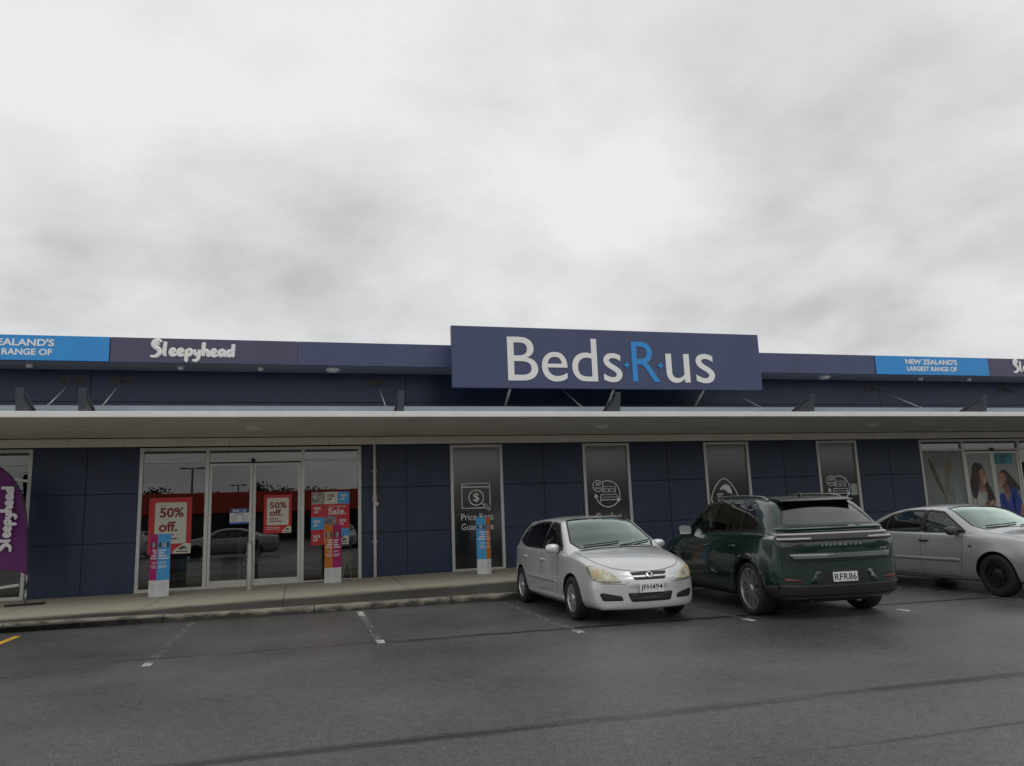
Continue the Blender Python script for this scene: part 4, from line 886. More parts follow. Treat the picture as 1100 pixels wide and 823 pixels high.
# ------------------------------------------------------------------ cars: lofted bodies with real openings
def pchip(xk, yk, x):
    xk = np.asarray(xk, float); yk = np.asarray(yk, float); h = np.diff(xk); d = np.diff(yk) / h
    m = np.zeros_like(yk); m[0], m[-1] = d[0], d[-1]
    for i in range(1, len(xk) - 1):
        if d[i - 1] * d[i] > 0:
            w1, w2 = 2 * h[i] + h[i - 1], h[i] + 2 * h[i - 1]; m[i] = (w1 + w2) / (w1 / d[i - 1] + w2 / d[i])
    x = np.asarray(x, float); i = np.clip(np.searchsorted(xk, x) - 1, 0, len(h) - 1)
    t = (x - xk[i]) / h[i]; H = h[i]
    return (2 * t**3 - 3 * t**2 + 1) * yk[i] + (t**3 - 2 * t**2 + t) * H * m[i] + (-2 * t**3 + 3 * t**2) * yk[i + 1] + (t**3 - t**2) * H * m[i + 1]
class Loft:
    # keys: rows (x, zb, ws, zw, ww, zbelt, wbelt, zr, wr, zt, bow)
    def __init__(s, keys, flares=(), cap=0.03):
        s.k = np.array(sorted(keys), float); s.fl = flares; s.cap = cap
    def params(s, x): return [pchip(s.k[:, 0], s.k[:, i], x) for i in range(1, 11)]
    def section(s, x, inset=0.0, n=7):
        zb, ws, zw, ww, ze, we, zr, wr, zt, bow = [float(q) for q in s.params(np.array([x]))[0:10]] if False else [float(q[0]) for q in s.params(np.array([x]))]
        g = max(zr - ze, 0.0)
        P = [(0, zb), (ws * 0.88, zb + 0.004), (ws * 0.985, zb + 0.035), (ws + (ww - ws) * 0.75, zb + (zw - zb) * 0.45), (ww, zw), (we + (ww - we) * 0.55, zw + (ze - zw) * 0.62),
             (we + 0.004, ze - 0.018), (we - 0.012, ze + 0.006), (we + (wr - we) * 0.40 + 0.018 * min(1, g / .3), ze + g * 0.42), (we + (wr - we) * 0.80 + 0.014 * min(1, g / .3), ze + g * 0.84), (wr - 0.012, zr + (zt - zr) * 0.14),
             (wr * 0.82, zr + (zt - zr) * 0.50), (wr * 0.45, zt - (zt - zr) * 0.13), (0, zt)]
        P = np.array(P); t = np.concatenate([[0], np.cumsum(np.maximum(np.hypot(*np.diff(P, axis=0).T), 1e-3))])
        tt = np.concatenate([np.linspace(t[i], t[i + 1], n, endpoint=False) for i in range(len(t) - 1)] + [[t[-1]]])
        y = pchip(t, P[:, 0], tt); z = pchip(t, P[:, 1], tt)
        wm = max(ww, we)
        xo = x + bow * (1 - np.minimum(1, np.abs(y) / max(wm, .1)) ** 2.2)
        for fx, fz, fr, fa in s.fl:
            d = np.hypot(xo - fx, z - fz); side = np.clip((y - ww * 0.85) / (ww * 0.12), 0, 1)
            y = y + fa * side * np.exp(-((np.maximum(d - fr, 0)) / 0.09) ** 2) * (d > fr * 0.5)
        s.wm, s.bow, s.x = max(wm, .1), bow, x
        return np.stack([xo, y, z], 1)
    def mesh(s, nx=110, name='loft'):
        x0, x1 = s.k[0, 0], s.k[-1, 0]; u = np.linspace(0, 1, nx); u = u - 0.115 * np.sin(2 * np.pi * u) 
        xs = x0 + (x1 - x0) * u
        halves = []
        for x in xs: halves.append((s.section(x), s.wm, s.bow, s.x))
        bm = bmesh.new(); rings = []
        def ring(h):
            m = h[1:-1][::-1].copy(); m[:, 1] *= -1
            return [bm.verts.new(p) for p in np.concatenate([h, m])]
        def shrink(H_, sc, dx):
            h, wm, bow, x = H_; zc = (h[0, 2] + h[-1, 2]) / 2; q = h.copy()
            q[:, 1] *= sc; q[:, 2] = zc + (h[:, 2] - zc) * sc
            q[:, 0] = x + dx + bow * (1 - np.minimum(1, np.abs(q[:, 1]) / wm) ** 2.2)
            return q
        e = s.cap; cs = (0.3, 0.6, 0.8, 0.92, 0.98)
        seq = [shrink(halves[0], sc, -e * math.sqrt(1 - sc ** 2)) for sc in cs] + [h[0] for h in halves] + [shrink(halves[-1], sc, e * math.sqrt(1 - sc ** 2)) for sc in cs[::-1]]
        rings = [ring(h) for h in seq]
        n = len(rings[0])
        for A, B in zip(rings[:-1], rings[1:]):
            for i in range(n): bm.faces.new((A[i], A[(i + 1) % n], B[(i + 1) % n], B[i]))
        for rg in (rings[0], rings[-1]):
            # close the last ring across the car with strips
            k = n // 2
            for i in range(k):
                a, b_, c, d = rg[i], rg[i + 1], rg[(n - i - 1) % n], rg[(n - i) % n]
                vs = []
                for v in (a, b_, c, d):
                    if v not in vs: vs.append(v)
                if len(vs) >= 3:
                    try: bm.faces.new(vs)
                    except ValueError: pass
        bmesh.ops.recalc_face_normals(bm, faces=bm.faces)
        for f in bm.faces: f.smooth = True
        me = bpy.data.meshes.new(name); bm.to_mesh(me); bm.free(); return me
class Surf:
    """smooth surface of the uncut body, used to lay parts on it"""
    def __init__(s, me):
        bm = bmesh.new(); bm.from_mesh(me); bmesh.ops.triangulate(bm, faces=bm.faces); bm.normal_update(); bm.faces.ensure_lookup_table()
        s.v = [v.co.copy() for v in bm.verts]; s.n = [v.normal.copy() for v in bm.verts]; s.f = [[v.index for v in f.verts] for f in bm.faces]
        s.t = BVHTree.FromBMesh(bm); bm.free()
    def normal(s, p, i):
        a, b, c = s.f[i]; A, B, C = s.v[a], s.v[b], s.v[c]
        v0, v1, v2 = B - A, C - A, p - A; d00, d01, d11, d20, d21 = v0.dot(v0), v0.dot(v1), v1.dot(v1), v2.dot(v0), v2.dot(v1)
        den = d00 * d11 - d01 * d01
        if abs(den) < 1e-14: return s.n[a].copy()
        v = (d11 * d20 - d01 * d21) / den; w = (d00 * d21 - d01 * d20) / den
        return (s.n[a] * (1 - v - w) + s.n[b] * v + s.n[c] * w).normalized()
PLANES = {'R': ((lambda u, v: (u, -3, v)), (0, 1, 0)), 'L': ((lambda u, v: (u, 3, v)), (0, -1, 0)), 'F': ((lambda u, v: (5, u, v)), (-1, 0, 0)), 'B': ((lambda u, v: (-5, u, v)), (1, 0, 0)), 'T': ((lambda u, v: (u, v, 4)), (0, 0, -1))}
def fillet(poly, r, n=5):
    out = []; N_ = len(poly)
    for i in range(N_):
        p = np.array(poly[i][:2], float); rr = poly[i][2] if len(poly[i]) > 2 else r
        a = np.array(poly[i - 1][:2], float) - p; b = np.array(poly[(i + 1) % N_][:2], float) - p
        la, lb = np.linalg.norm(a), np.linalg.norm(b); d = min(rr, la * .45, lb * .45)
        if d < 1e-4: out.append(tuple(p)); continue
        A, B = p + a / la * d, p + b / lb * d
        for k in range(n + 1):
            t = k / n; out.append(tuple((1 - t) ** 2 * A + 2 * t * (1 - t) * p + t * t * B))
    return out
def lay(surf, poly, plane, name, m, parent, off=0.004, cell=0.06, rim=0.012, bulge=0.0, tilt=0.0):
    o_, d_ = PLANES[plane]; d_ = Vector(d_)
    bm = bmesh.new(); P = [(float(a), float(b)) for a, b in poly]
    bm.faces.new([bm.verts.new((a, b, 0)) for a, b in P])
    us = [a for a, b in P]; vs = [b for a, b in P]
    for ax, lo, hi in ((0, min(us), max(us)), (1, min(vs), max(vs))):
        n = int((hi - lo) / cell)
        for k in range(1, n + 1):
            q = lo + (hi - lo) * k / (n + 1); co = (q, 0, 0) if ax == 0 else (0, q, 0); no = (1, 0, 0) if ax == 0 else (0, 1, 0)
            bmesh.ops.bisect_plane(bm, geom=bm.verts[:] + bm.edges[:] + bm.faces[:], plane_co=co, plane_no=no, dist=1e-6)
    bmesh.ops.triangulate(bm, faces=bm.faces)
    cu, cv = sum(us) / len(us), sum(vs) / len(vs)
    norms = {}
    for v in bm.verts:
        u, w = v.co.x, v.co.y
        hit = surf.t.ray_cast(Vector(o_(u, w)), d_, 12)
        if hit[0] is None:
            hit = surf.t.find_nearest(Vector(o_(u, w)) + d_ * 3.0)
        nrm = surf.normal(hit[0], hit[2])
        if nrm.dot(d_) > 0: nrm = -nrm
        b_ = 0
        if bulge:
            e = min((math.hypot(u - a, w - b) for a, b in P)); b_ = bulge * (1 - math.exp(-(e / 0.03)))
        if tilt: b_ += tilt * (max(vs) - w) / (max(vs) - min(vs))
        v.co = hit[0] + nrm * (off + b_); norms[v] = nrm
    bm.normal_update()
    for f in bm.faces:
        if f.normal.dot(d_) > 0: f.normal_flip()
        f.smooth = True
    if rim:
        be = [e for e in bm.edges if len(e.link_faces) == 1]; mp = {}
        for e in be:
            for v in e.verts:
                if v not in mp: mp[v] = bm.verts.new(v.co - norms[v] * rim)
        nf = [bm.faces.new((e.verts[0], e.verts[1], mp[e.verts[1]], mp[e.verts[0]])) for e in be]
        bmesh.ops.recalc_face_normals(bm, faces=bm.faces)
        s_ = sum(f.normal.dot(d_) for f in bm.faces if f not in nf)
        if s_ > 0: bmesh.ops.reverse_faces(bm, faces=bm.faces)
    me = bpy.data.meshes.new(name); bm.to_mesh(me); bm.free()
    return link_mesh(name, me, m, parent)
def ribbon(pts, w):
    P = [np.array(p, float) for p in pts]; L_, R_ = [], []
    for i, p in enumerate(P):
        a = P[max(i - 1, 0)]; b = P[min(i + 1, len(P) - 1)]; t = (b - a) / max(np.linalg.norm(b - a), 1e-9); n = np.array([-t[1], t[0]])
        L_.append(tuple(p + n * w / 2)); R_.append(tuple(p - n * w / 2))
    return L_ + R_[::-1]
def outline(poly, w): return ribbon(list(poly) + [poly[0]], w)
def cutter(poly, plane, lo, hi, name='cut'):
    bm = bmesh.new()
    def P(u, v, a): return {'R': (u, a, v), 'L': (u, a, v), 'F': (a, u, v), 'B': (a, u, v), 'T': (u, v, a)}[plane]
    A = [bm.verts.new(P(u, v, lo)) for u, v in poly]; B = [bm.verts.new(P(u, v, hi)) for u, v in poly]; n = len(poly)
    bm.faces.new(A); bm.faces.new(B[::-1])
    for i in range(n): bm.faces.new((A[i], B[i], B[(i + 1) % n], A[(i + 1) % n]))
    bmesh.ops.recalc_face_normals(bm, faces=bm.faces)
    me = bpy.data.meshes.new(name); bm.to_mesh(me); bm.free(); return me
def boolean(me, cutters, mats_, surf=None):
    o = bpy.data.objects.new('tmp', me); COL.objects.link(o); extra = []
    for c in cutters:
        co = bpy.data.objects.new('c', c); COL.objects.link(co); extra.append(co)
        md = o.modifiers.new('b', 'BOOLEAN'); md.operation = 'DIFFERENCE'; md.solver = 'EXACT'; md.object = co; md.material_mode = 'TRANSFER'
    bpy.context.view_layer.update(); r = to_mesh(o)
    for x in [o] + extra: bpy.data.objects.remove(x)
    return r
def fix_normals(me, surf, thr=0.8):
    me.polygons.foreach_set('use_smooth', [True] * len(me.polygons))
    nl = [None] * len(me.loops); vs = me.vertices
    for p in me.polygons:
        fn = p.normal
        for li in p.loop_indices:
            co = vs[me.loops[li].vertex_index].co; hit = surf.t.find_nearest(co)
            n = surf.normal(hit[0], hit[2]) if hit[0] is not None and hit[3] < 0.003 else None
            nl[li] = tuple(n) if n is not None and n.dot(fn) > thr else tuple(fn)
    me.normals_split_custom_set(nl)

def wheel(parent, x, y, r, w, side, style, rim_m, rim_r, face_m=None):
    """side -1: outer face towards -y"""
    wt = MB(); wt.lathe([(0, side * -0.02), (rim_r * 0.72, side * -0.02), (rim_r * 0.72, side * 0.0), (0, side * 0.0)], 'y', n=28)
    h = wt.build('wheel', mat('brake_disc', (0.10, 0.10, 0.10), 0.5, metal=0.6), parent); h.location = (x, y, r)
    hw = w / 2
    prof = [(rim_r, hw * .92), (rim_r + .012, hw), (r - .035, hw * 1.04), (r - .012, hw * .92), (r, hw * .7)]
    prof = prof + [(r, -hw * .7)] + [(a, -b) for a, b in prof[::-1]][1:]
    t = MB(); t.lathe(prof + [prof[0]], 'y', n=48); t.build('tyre', RUB, h, 35)
    o = side * hw * 0.86                     # outer rim plane
    b = MB()
    b.lathe([(rim_r + .004, o), (rim_r - .014, o + side * .004), (rim_r - .022, o - side * .02), (rim_r - .03, -o * .8), (rim_r + .002, -o)], 'y', n=40)
    def spoke(a, w0, w1, r0, r1, dz0=-0.012, dz1=-0.004, th=0.022):
        c, s_ = math.cos(a), math.sin(a); V = []
        for rr, ww, dz in ((r0, w0, dz0), (r1, w1, dz1)):
            for sg_ in (-1, 1):
                for dd in (0, 1):
                    V.append(b.bm.verts.new((rr * c - sg_ * ww * s_ / 2, o + side * dz - side * th * dd, rr * s_ + sg_ * ww * c / 2)))
        # indices: 0 r0-,out 1 r0-,in 2 r0+,out 3 r0+,in 4..7 same at r1
        fs = [b.bm.faces.new([V[i] for i in q]) for q in ((0, 2, 6, 4), (1, 5, 7, 3), (0, 4, 5, 1), (2, 3, 7, 6), (0, 1, 3, 2), (4, 6, 7, 5))]
        bmesh.ops.recalc_face_normals(b.bm, faces=fs)
    if style == 'multi':
        for k in range(10):
            a = 2 * math.pi * k / 10 + .1
            spoke(a - .105, .017, .013, .05, rim_r - .012); spoke(a + .105, .017, .013, .05, rim_r - .012)
        b.lathe([(0, o), (.05, o), (.062, o - side * .02), (.062, o - side * .05)], 'y', n=20)
    elif style == 'eight':
        for k in range(8):
            a = 2 * math.pi * k / 8 + .2; spoke(a, .046, .030, .035, rim_r - .012)
        b.lathe([(0, o + side * .004), (.045, o + side * .002), (.06, o - side * .012), (.06, o - side * .05)], 'y', n=20)
    else:                                    # black steel wheel with a ring of holes
        for k in range(7):
            a = 2 * math.pi * k / 7; spoke(a, .095, .075, .07, rim_r - .02, -.03, -.022)
        b.lathe([(0, o - side * .005), (.06, o - side * .008), (.10, o - side * .03), (.10, o - side * .05)], 'y', n=24)
        b.lathe([(rim_r - .012, o - side * .02), (rim_r - .05, o - side * .028), (rim_r - .05, o - side * .05)], 'y', n=32)
    b.build('rim', rim_m, h, 30)
    return h
def plate(parent, s, x, y, z, facing, tilt=0.0):
    """number plate 360 x 125 mm; facing +1 looks to +x (front), -1 to -x (rear)"""
    q = MB(); q.box(-.18, .18, -.006, .006, -.0625, .0625, bev=.003); p = q.build('number_plate', PAPER, parent)
    p.location = (x, y, z); p.rotation_euler = (tilt, 0, R(90) if facing > 0 else R(-90))
    o = text('plate_letters', s, -.160, .160, -.043, .043, mat('plate_black', (0.01, 0.01, 0.012), 0.5), p, -.0062, .002, bold=0.008, spacing=1.05)
    return p
def mirror(parent, x, y, z, side, body_m, glass_m, big=1.0, face=1):
    b = MB(); r = bmesh.ops.create_icosphere(b.bm, subdivisions=3, radius=1)
    for v in r['verts']:
        c = v.co; f = (abs(c.y) ** 3 + abs(c.z) ** 3 + abs(c.x) ** 3) ** (-1 / 3); c = c * (0.55 * f + 0.45)
        v.co = Vector((max(c.x, -0.55) * 0.075, c.y * 0.115 * big, c.z * 0.075 * big))
    for f in b.bm.faces: f.smooth = True
    m = b.build('door_mirror', body_m, parent, 40); m.location = (x, y + side * .09, z)
    q = MB(); q.prism([(a * big, c * big) for a, c in rrect(-.09, .09, -.055, .055, .03)], 'x', -0.048, -0.044); q.build('mirror_glass', glass_m, m)
    q = MB(); q.box(-.03, .03, -side * .17 - .02, -side * .05, -.06, -.035, bev=.01); q.build('mirror_foot', BLK, m)
    return m
def seat(parent, x, y, m, w=0.5):
    q = MB(); q.box(-.26, .26, -w / 2, w / 2, .30, .48, bev=.06); q.box(-.12, .12, -w / 2, w / 2, .42, 1.02, bev=.06, rot=Matrix.Rotation(R(-16), 3, 'Y'))
    o = q.build('seat', m, parent, 50); o.location = (x, y, 0)
    for v in o.data.vertices:
        if v.co.z > .5 or v.co.x < -.27: pass
    q = MB(); q.box(-.05, .05, -.13, .13, -.09, .10, bev=.04, rot=Matrix.Rotation(R(-12), 3, 'Y')); h = q.build('headrest', m, o, 50); h.location = (-.17, 0, 1.10)
    return o
def car(name, label, cat, loc, rz, S):
    t = thing(name, label, cat, (*loc, 0), rz)
    loft = Loft(S['keys'], S.get('flares', ()), S.get('cap', .03)); me = loft.mesh(name='body'); surf = Surf(me)
    paint = S['paint']; wb = S['wb'] / 2; r = S['r']
    # hollow cabin
    a, b_ = S['cabin']; K = []
    for row in loft.k:
        x, zb, ws, zw, ww, ze, we, zr, wr, zt, bow = row; K.append((x, 0.30, ws - .08, zw, ww - .10, ze, we - .07, zr - .045, wr - .055, zt - .045, bow))
    inner = Loft(K, (), .001); xs = np.linspace(b_, a, 26)
    kk = np.array([[x] + [float(q[0]) for q in inner.params(np.array([x]))] for x in xs]); inner.k = kk
    cut = [inner.mesh(60, 'void')]
    if S.get('nocabin'): cut = []
    mats_ = [paint, BLK]
    for c in cut: c.materials.append(mats_[1])
    me.materials.append(paint)
    wins = []
    for nm, poly, plane, kind in S['windows']:
        wins.append((nm, poly, plane, kind))
        if kind == 'open' and not S.get('nocabin'):
            sh_ = [(u, v) for u, v in poly]
            if plane == 'S': c = cutter(sh_, 'R', -1.3, 1.3)
            elif plane == 'T': c = cutter(sh_, 'T', S['cutz'], 2.5)
            else: c = cutter(sh_, plane, *((S['cutb'], -3.5) if plane == 'B' else (S['cutb'], 3.5)))
            c.materials.append(mats_[1]); cut.append(c)
    for sx in (1, -1):
        for sy in (-1, 1):
            q = MB(); y0, y1 = (0.52, 1.3) if sy > 0 else (-1.3, -0.52)
            q.lathe([(0, y0), (r + S.get('gap', .045), y0), (r + S.get('gap', .045), y1), (0, y1)], 'y', (sx * wb, 0, r + .01), 44)
            c = bpy.data.meshes.new('arch'); q.bm.to_mesh(c); q.bm.free(); c.materials.append(BLK); cut.append(c)
    body = boolean(me, cut, mats_); fix_normals(body, surf); link_mesh('body', body, None, t)
    sides = {'S': ('R', 'L')}
    for nm, poly, plane, kind in wins:
        for pl in (('R', 'L') if plane == 'S' else (plane,)):
            if kind != 'frame': lay(surf, poly, pl, nm, S.get('glass_' + nm, S['glass']), t, off=-0.004, rim=0)
    for nm, poly, plane, m, kw in S['skins']:
        for pl in (('R', 'L') if plane == 'S' else (plane,)):
            if isinstance(nm, tuple): par = [c for c in t.children if c.name.split('.')[0] == nm[0]][0 if pl != 'L' else -1]; lay(surf, poly, pl, nm[1], m, par, **kw)
            else: lay(surf, poly, pl, nm, m, t, **kw)
    for sx in (1, -1):
        for sy in (-1, 1): wheel(t, sx * wb, sy * (S['track'] / 2), r, S['tw'], sy, S['rim'], S['rim_m'], S['rim_r'])
    # underbody and cabin fittings
    q = MB(); q.box(-wb - .55, wb + .55, -.55, .55, .19, .30, bev=.02); q.build('underbody', BLK, t)
    im = S['trim']
    if not S.get('nocabin'):
        for y in (-.36, .36): seat(t, S['seatx'], y, im)
        q = MB(); q.box(-.26, .26, -.62, .62, .30, .50, bev=.06); q.box(-.36, -.16, -.60, .60, .42, 1.0, bev=.06); o = q.build('rear_bench', im, t, 50); o.location = (S['seatx'] - .88, 0, 0)
        q = MB(); q.box(-.14, .18, -.66, .66, .55, S['dash'], bev=.06); o = q.build('dashboard', BLK, t, 50); o.location = (S['cabin'][0] - .30, 0, 0)
        q = MB(); pts = [(0, .18 * math.cos(2 * math.pi * k / 24), .18 * math.sin(2 * math.pi * k / 24)) for k in range(25)]; q.tube(pts, .014, 8, cap=False); q.tube([(0, -.17, 0), (0, .17, 0)], .018, 8); q.tube([(0, 0, 0), (.2, 0, -.05)], .03, 8)
        o = q.build('steering_wheel', BLK, t); o.location = (S['cabin'][0] - .62, -.36, .86); o.rotation_euler = (0, R(-22), 0)
    mx, my, mz = S['mirror']
    for sy in (-1, 1): mirror(t, mx, sy * my, mz, sy, S.get('mirror_m', paint), mat('mirror_glass', (0.75, 0.77, 0.78), 0.03, metal=1.0), S.get('mirror_big', 1.0))
    for hx, hz in S['handles']:
        for pl, sy in (('R', -1), ('L', 1)):
            hit = surf.t.ray_cast(Vector((hx, 3 * sy, hz)), Vector((0, -sy, 0)), 6)[0]
            q = MB(); q.tube([(hx - .10, hit.y, hz), (hx - .085, hit.y + sy * .022, hz), (hx, hit.y + sy * .028, hz + .002), (hx + .085, hit.y + sy * .022, hz), (hx + .10, hit.y, hz)], [.011, .014, .015, .014, .011], 10); q.build('door_handle', S.get('handle_m', paint), t)
    return t, surf
def mirrored(poly): return [(-u, v) for u, v in poly][::-1]
SEAM = mat('panel_gap', (0.01, 0.01, 0.011), 0.7)
def silver(nm, c, metal=0.75):
    return mat(nm, c, 0.34, metal=metal, coat=1.0, var=0.03, vscale=2.0)
CHROME = mat('chrome', (0.80, 0.80, 0.80), 0.08, metal=1.0)
LENSC = mat('yellowed_headlight', (0.50, 0.47, 0.30), 0.12, coat=1.0, var=0.25, vscale=18, col2=(0.66, 0.64, 0.48))
AMBER = mat('amber_lens', (0.58, 0.38, 0.18), 0.15, coat=1.0)
REDL = mat('red_lens', (0.30, 0.010, 0.012), 0.12, coat=1.0)
PIANO = mat('gloss_black', (0.010, 0.010, 0.011), 0.08, coat=0.5)
TINT = glass('car_glass', (0.42, 0.50, 0.46), 1.7); TINTD = glass('privacy_glass', (0.05, 0.055, 0.055), 1.5); WSG = glass('windscreen_glass', (0.45, 0.56, 0.49), 3.2, refl=(0.80, 0.95, 0.88, 1))
kw0 = dict(off=.0015, rim=0, cell=.05)

# --- small silver hatchback, nose towards the camera
SIL = silver('silver_paint', (0.66, 0.67, 0.67), 0.42)
#        x     zb    ws    zw    ww    zbelt wbelt zr    wr    zt    bow
HK = [(-1.985, .34, .58, .52, .64, .66, .62, .70, .50, .72, -.06), (-1.95, .27, .64, .54, .71, .78, .69, .82, .56, .84, -.07), (-1.88, .22, .69, .56, .755, .90, .73, .95, .60, .97, -.08), (-1.76, .20, .73, .56, .79, .955, .765, 1.12, .60, 1.15, -.09),
      (-1.50, .19, .75, .56, .825, .96, .79, 1.325, .565, 1.365, -.07), (-1.0, .18, .77, .56, .842, .95, .805, 1.395, .575, 1.445, -.02), (-.40, .17, .78, .56, .846, .935, .81, 1.415, .585, 1.47, .02), (.20, .17, .78, .56, .847, .925, .812, 1.375, .595, 1.435, .08),
      (.62, .17, .78, .56, .847, .915, .812, 1.175, .665, 1.225, .13), (.95, .17, .78, .55, .846, .905, .81, .985, .735, 1.025, .15), (1.05, .17, .78, .54, .844, .895, .805, .945, .725, .985, .15), (1.30, .175, .775, .53, .838, .865, .79, .905, .70, .94, .15), (1.60, .18, .755, .50, .815, .81, .765, .845, .665, .875, .16),
      (1.82, .185, .735, .47, .79, .735, .735, .765, .60, .79, .18), (1.92, .185, .715, .46, .765, .668, .715, .69, .57, .705, .20), (1.965, .19, .70, .45, .745, .615, .70, .635, .55, .65, .20), (1.985, .20, .69, .44, .725, .58, .685, .60, .53, .61, .20)]
front_win = fillet([(.86, .965), (.30, 1.345), (-.02, 1.375), (-.07, .965)], .035)
rear_win = fillet([(-.13, .968), (-.08, 1.378), (-.62, 1.375), (-1.02, 1.335), (-1.14, .985)], .04)
quart = fillet([(-1.20, .995), (-1.09, 1.325), (-1.36, 1.275), (-1.55, 1.08)], .03)
ws_poly = fillet([(1.10, .58), (.88, .665), (.26, .505), (.34, 0), (.26, -.505), (.88, -.665), (1.10, -.58), (1.14, 0)], .03)
rw_poly = fillet([(-1.60, .45), (-1.80, .55), (-1.80, -.55), (-1.60, -.45)], .04)
H = dict(keys=HK, wb=2.6, r=.305, track=1.50, tw=.195, paint=SIL, glass=TINTD, glass_windscreen=WSG, glass_front_window=TINT, trim=mat('grey_seat_cloth', (0.10, 0.10, 0.10), 0.9), rim='eight', rim_m=mat('alloy_silver', (0.62, 0.62, 0.62), 0.3, metal=0.8), rim_r=.20, cabin=(.92, -1.70), seatx=-.10, dash=.95, cutz=.90, cutb=-1.2,
         mirror=(.66, .80, .985), handles=[(-.02 - .06, .80), (-1.06, .815)], flares=[(1.3, .305, .33, .012), (-1.3, .305, .33, .012)], gap=.04,
         windows=[('front_window', front_win, 'S', 'open'), ('rear_window', rear_win, 'S', 'open'), ('quarter_window', quart, 'S', 'open'), ('windscreen', ws_poly, 'T', 'open'), ('tailgate_window', rw_poly, 'T', 'open')], skins=[])
SK = H['skins']
MATT = mat('matt_black_trim', (0.012, 0.012, 0.013), 0.45)
for p_ in (front_win, rear_win, quart): SK.append(('window_seal', outline(p_, .030), 'S', MATT, dict(off=.0012, rim=0)))
SK.append(('pillar_cover', [(-.06, .965), (-.065, 1.37), (-.09, 1.37), (-.14, .968)], 'S', MATT, dict(off=.0018, rim=0)))
SK.append(('pillar_cover', [(-1.13, .98), (-1.01, 1.335), (-1.10, 1.325), (-1.21, .995)], 'S', MATT, dict(off=.0018, rim=0)))
SK.append(('windscreen_seal', outline(ws_poly, .028), 'T', MATT, dict(off=.0012, rim=0)))
SK.append(('cowl_panel', fillet([(1.20, .60), (1.13, .64), (1.17, 0), (1.13, -.64), (1.20, -.60), (1.225, 0)], .01), 'T', MATT, dict(off=.0014, rim=0)))
for pts in ([(.72, .95), (.74, .75), (.70, .45), (.62, .25)], [(-.10, .95), (-.10, .60), (-.12, .24)], [(-1.16, .97), (-1.12, .80), (-.98, .62), (-.90, .45), (-.86, .26)], [(.62, .25), (-.86, .255)]):
    SK.append(('panel_gap', ribbon(smooth_poly(pts, 4), .007), 'S', SEAM, kw0))
SK.append(('rub_strip', fillet([(.66, .475), (.66, .515), (-.90, .53), (-.90, .49)], .01), 'S', SIL, dict(off=.008, rim=.012)))
SK.append(('side_skirt', fillet([(.92, .20), (.92, .30), (-.92, .30), (-.92, .20)], .02), 'S', SIL, dict(off=.016, rim=.03)))
hood = smooth_poly([(1.12, -.70), (1.5, -.685), (1.78, -.63), (1.99, -.49), (2.105, -.25), (2.135, 0), (2.105, .25), (1.99, .49), (1.78, .63), (1.5, .685), (1.12, .70)], 4)
SK.append(('bonnet_gap', ribbon(hood, .007), 'T', SEAM, kw0))
hl = fillet([(-.395, .555), (-.45, .635), (-.57, .715), (-.70, .772), (-.757, .775), (-.762, .68), (-.745, .585), (-.64, .555)], .03)
for p_ in (hl, mirrored(hl)): SK.append(('headlight', p_, 'F', LENSC, dict(off=.006, rim=.02, bulge=.006, cell=.03)))
am = fillet([(-.665, .70), (-.712, .725), (-.718, .62), (-.675, .61)], .012); REFLD = mat('dull_reflector', (0.14, 0.012, 0.014), 0.3); refl = fillet([(-.50, .60), (-.55, .67), (-.62, .68), (-.635, .61), (-.57, .59)], .02)
ring_ = [(-.57 + .048 * math.cos(a), .635 + .042 * math.sin(a)) for a in np.linspace(0, 2 * math.pi, 18, endpoint=False)]
for f in (lambda p: p, mirrored):
    SK.append((('headlight', 'indicator'), f(am), 'F', AMBER, dict(off=.0145, rim=0, cell=.03))); SK.append((('headlight', 'reflector'), f(ring_), 'F', mat('lamp_reflector', (0.62, 0.61, 0.52), 0.15, metal=.5), dict(off=.0145, rim=0, cell=.03)))
for z0, z1, w in ((.642, .682, .275), (.582, .618, .250)): SK.append(('grille_slot', fillet([(-w, z1), (w, z1), (w - .03, z0), (-w + .03, z0)], .012), 'F', BLK, dict(off=.004, rim=.004, cell=.02)))
el = lambda a, b, n=24: [(a * math.cos(2 * math.pi * k / n), b * math.sin(2 * math.pi * k / n)) for k in range(n)]
SK.append(('front_badge', [(u, v + .640) for u, v in el(.055, .040)], 'F', CHROME, dict(off=.010, rim=.016, cell=.03)))
SK.append((('front_badge', 'badge_centre'), [(u, v + .650) for u, v in ((-.036, .018), (.036, .018), (.018, -.026), (-.018, -.026))], 'F', BLK, dict(off=.0115, rim=0)))
SK.append(('air_intake', fillet([(-.335, .415), (.335, .415), (.29, .295), (-.29, .295)], .03), 'F', BLK, dict(off=.004, rim=.004, cell=.025)))
for z in (.33, .37): SK.append(('intake_bar', [(-.30, z), (.30, z), (.30, z + .010), (-.30, z + .010)], 'F', mat('dark_grey_bar', (0.03, 0.03, 0.03), .5), dict(off=.007, rim=.004, cell=.03)))
fi = fillet([(-.395, .315), (-.41, .375), (-.66, .425), (-.685, .40), (-.645, .315)], .015)
for p_ in (fi, mirrored(fi)): SK.append(('fog_intake', p_, 'F', BLK, dict(off=.004, rim=.004, cell=.025)))
for s_ in (1, -1): SK.append(('fog_bar', [(s_ * .41, .355), (s_ * .66, .375), (s_ * .66, .366), (s_ * .41, .346)][::s_], 'F', mat('dark_grey_bar', (0, 0, 0)), dict(off=.007, rim=.003, cell=.03)))
SK.append(('bumper_gap', ribbon([(-.70, .545), (-.5, .540), (-.36, .530), (-.31, .56)], .006), 'F', SEAM, kw0)); SK.append(('bumper_gap', ribbon([(.70, .545), (.5, .540), (.36, .530), (.31, .56)], .006), 'F', SEAM, kw0))
tl = fillet([(.52, .72), (.54, .95), (.66, .93), (.70, .72)], .03)
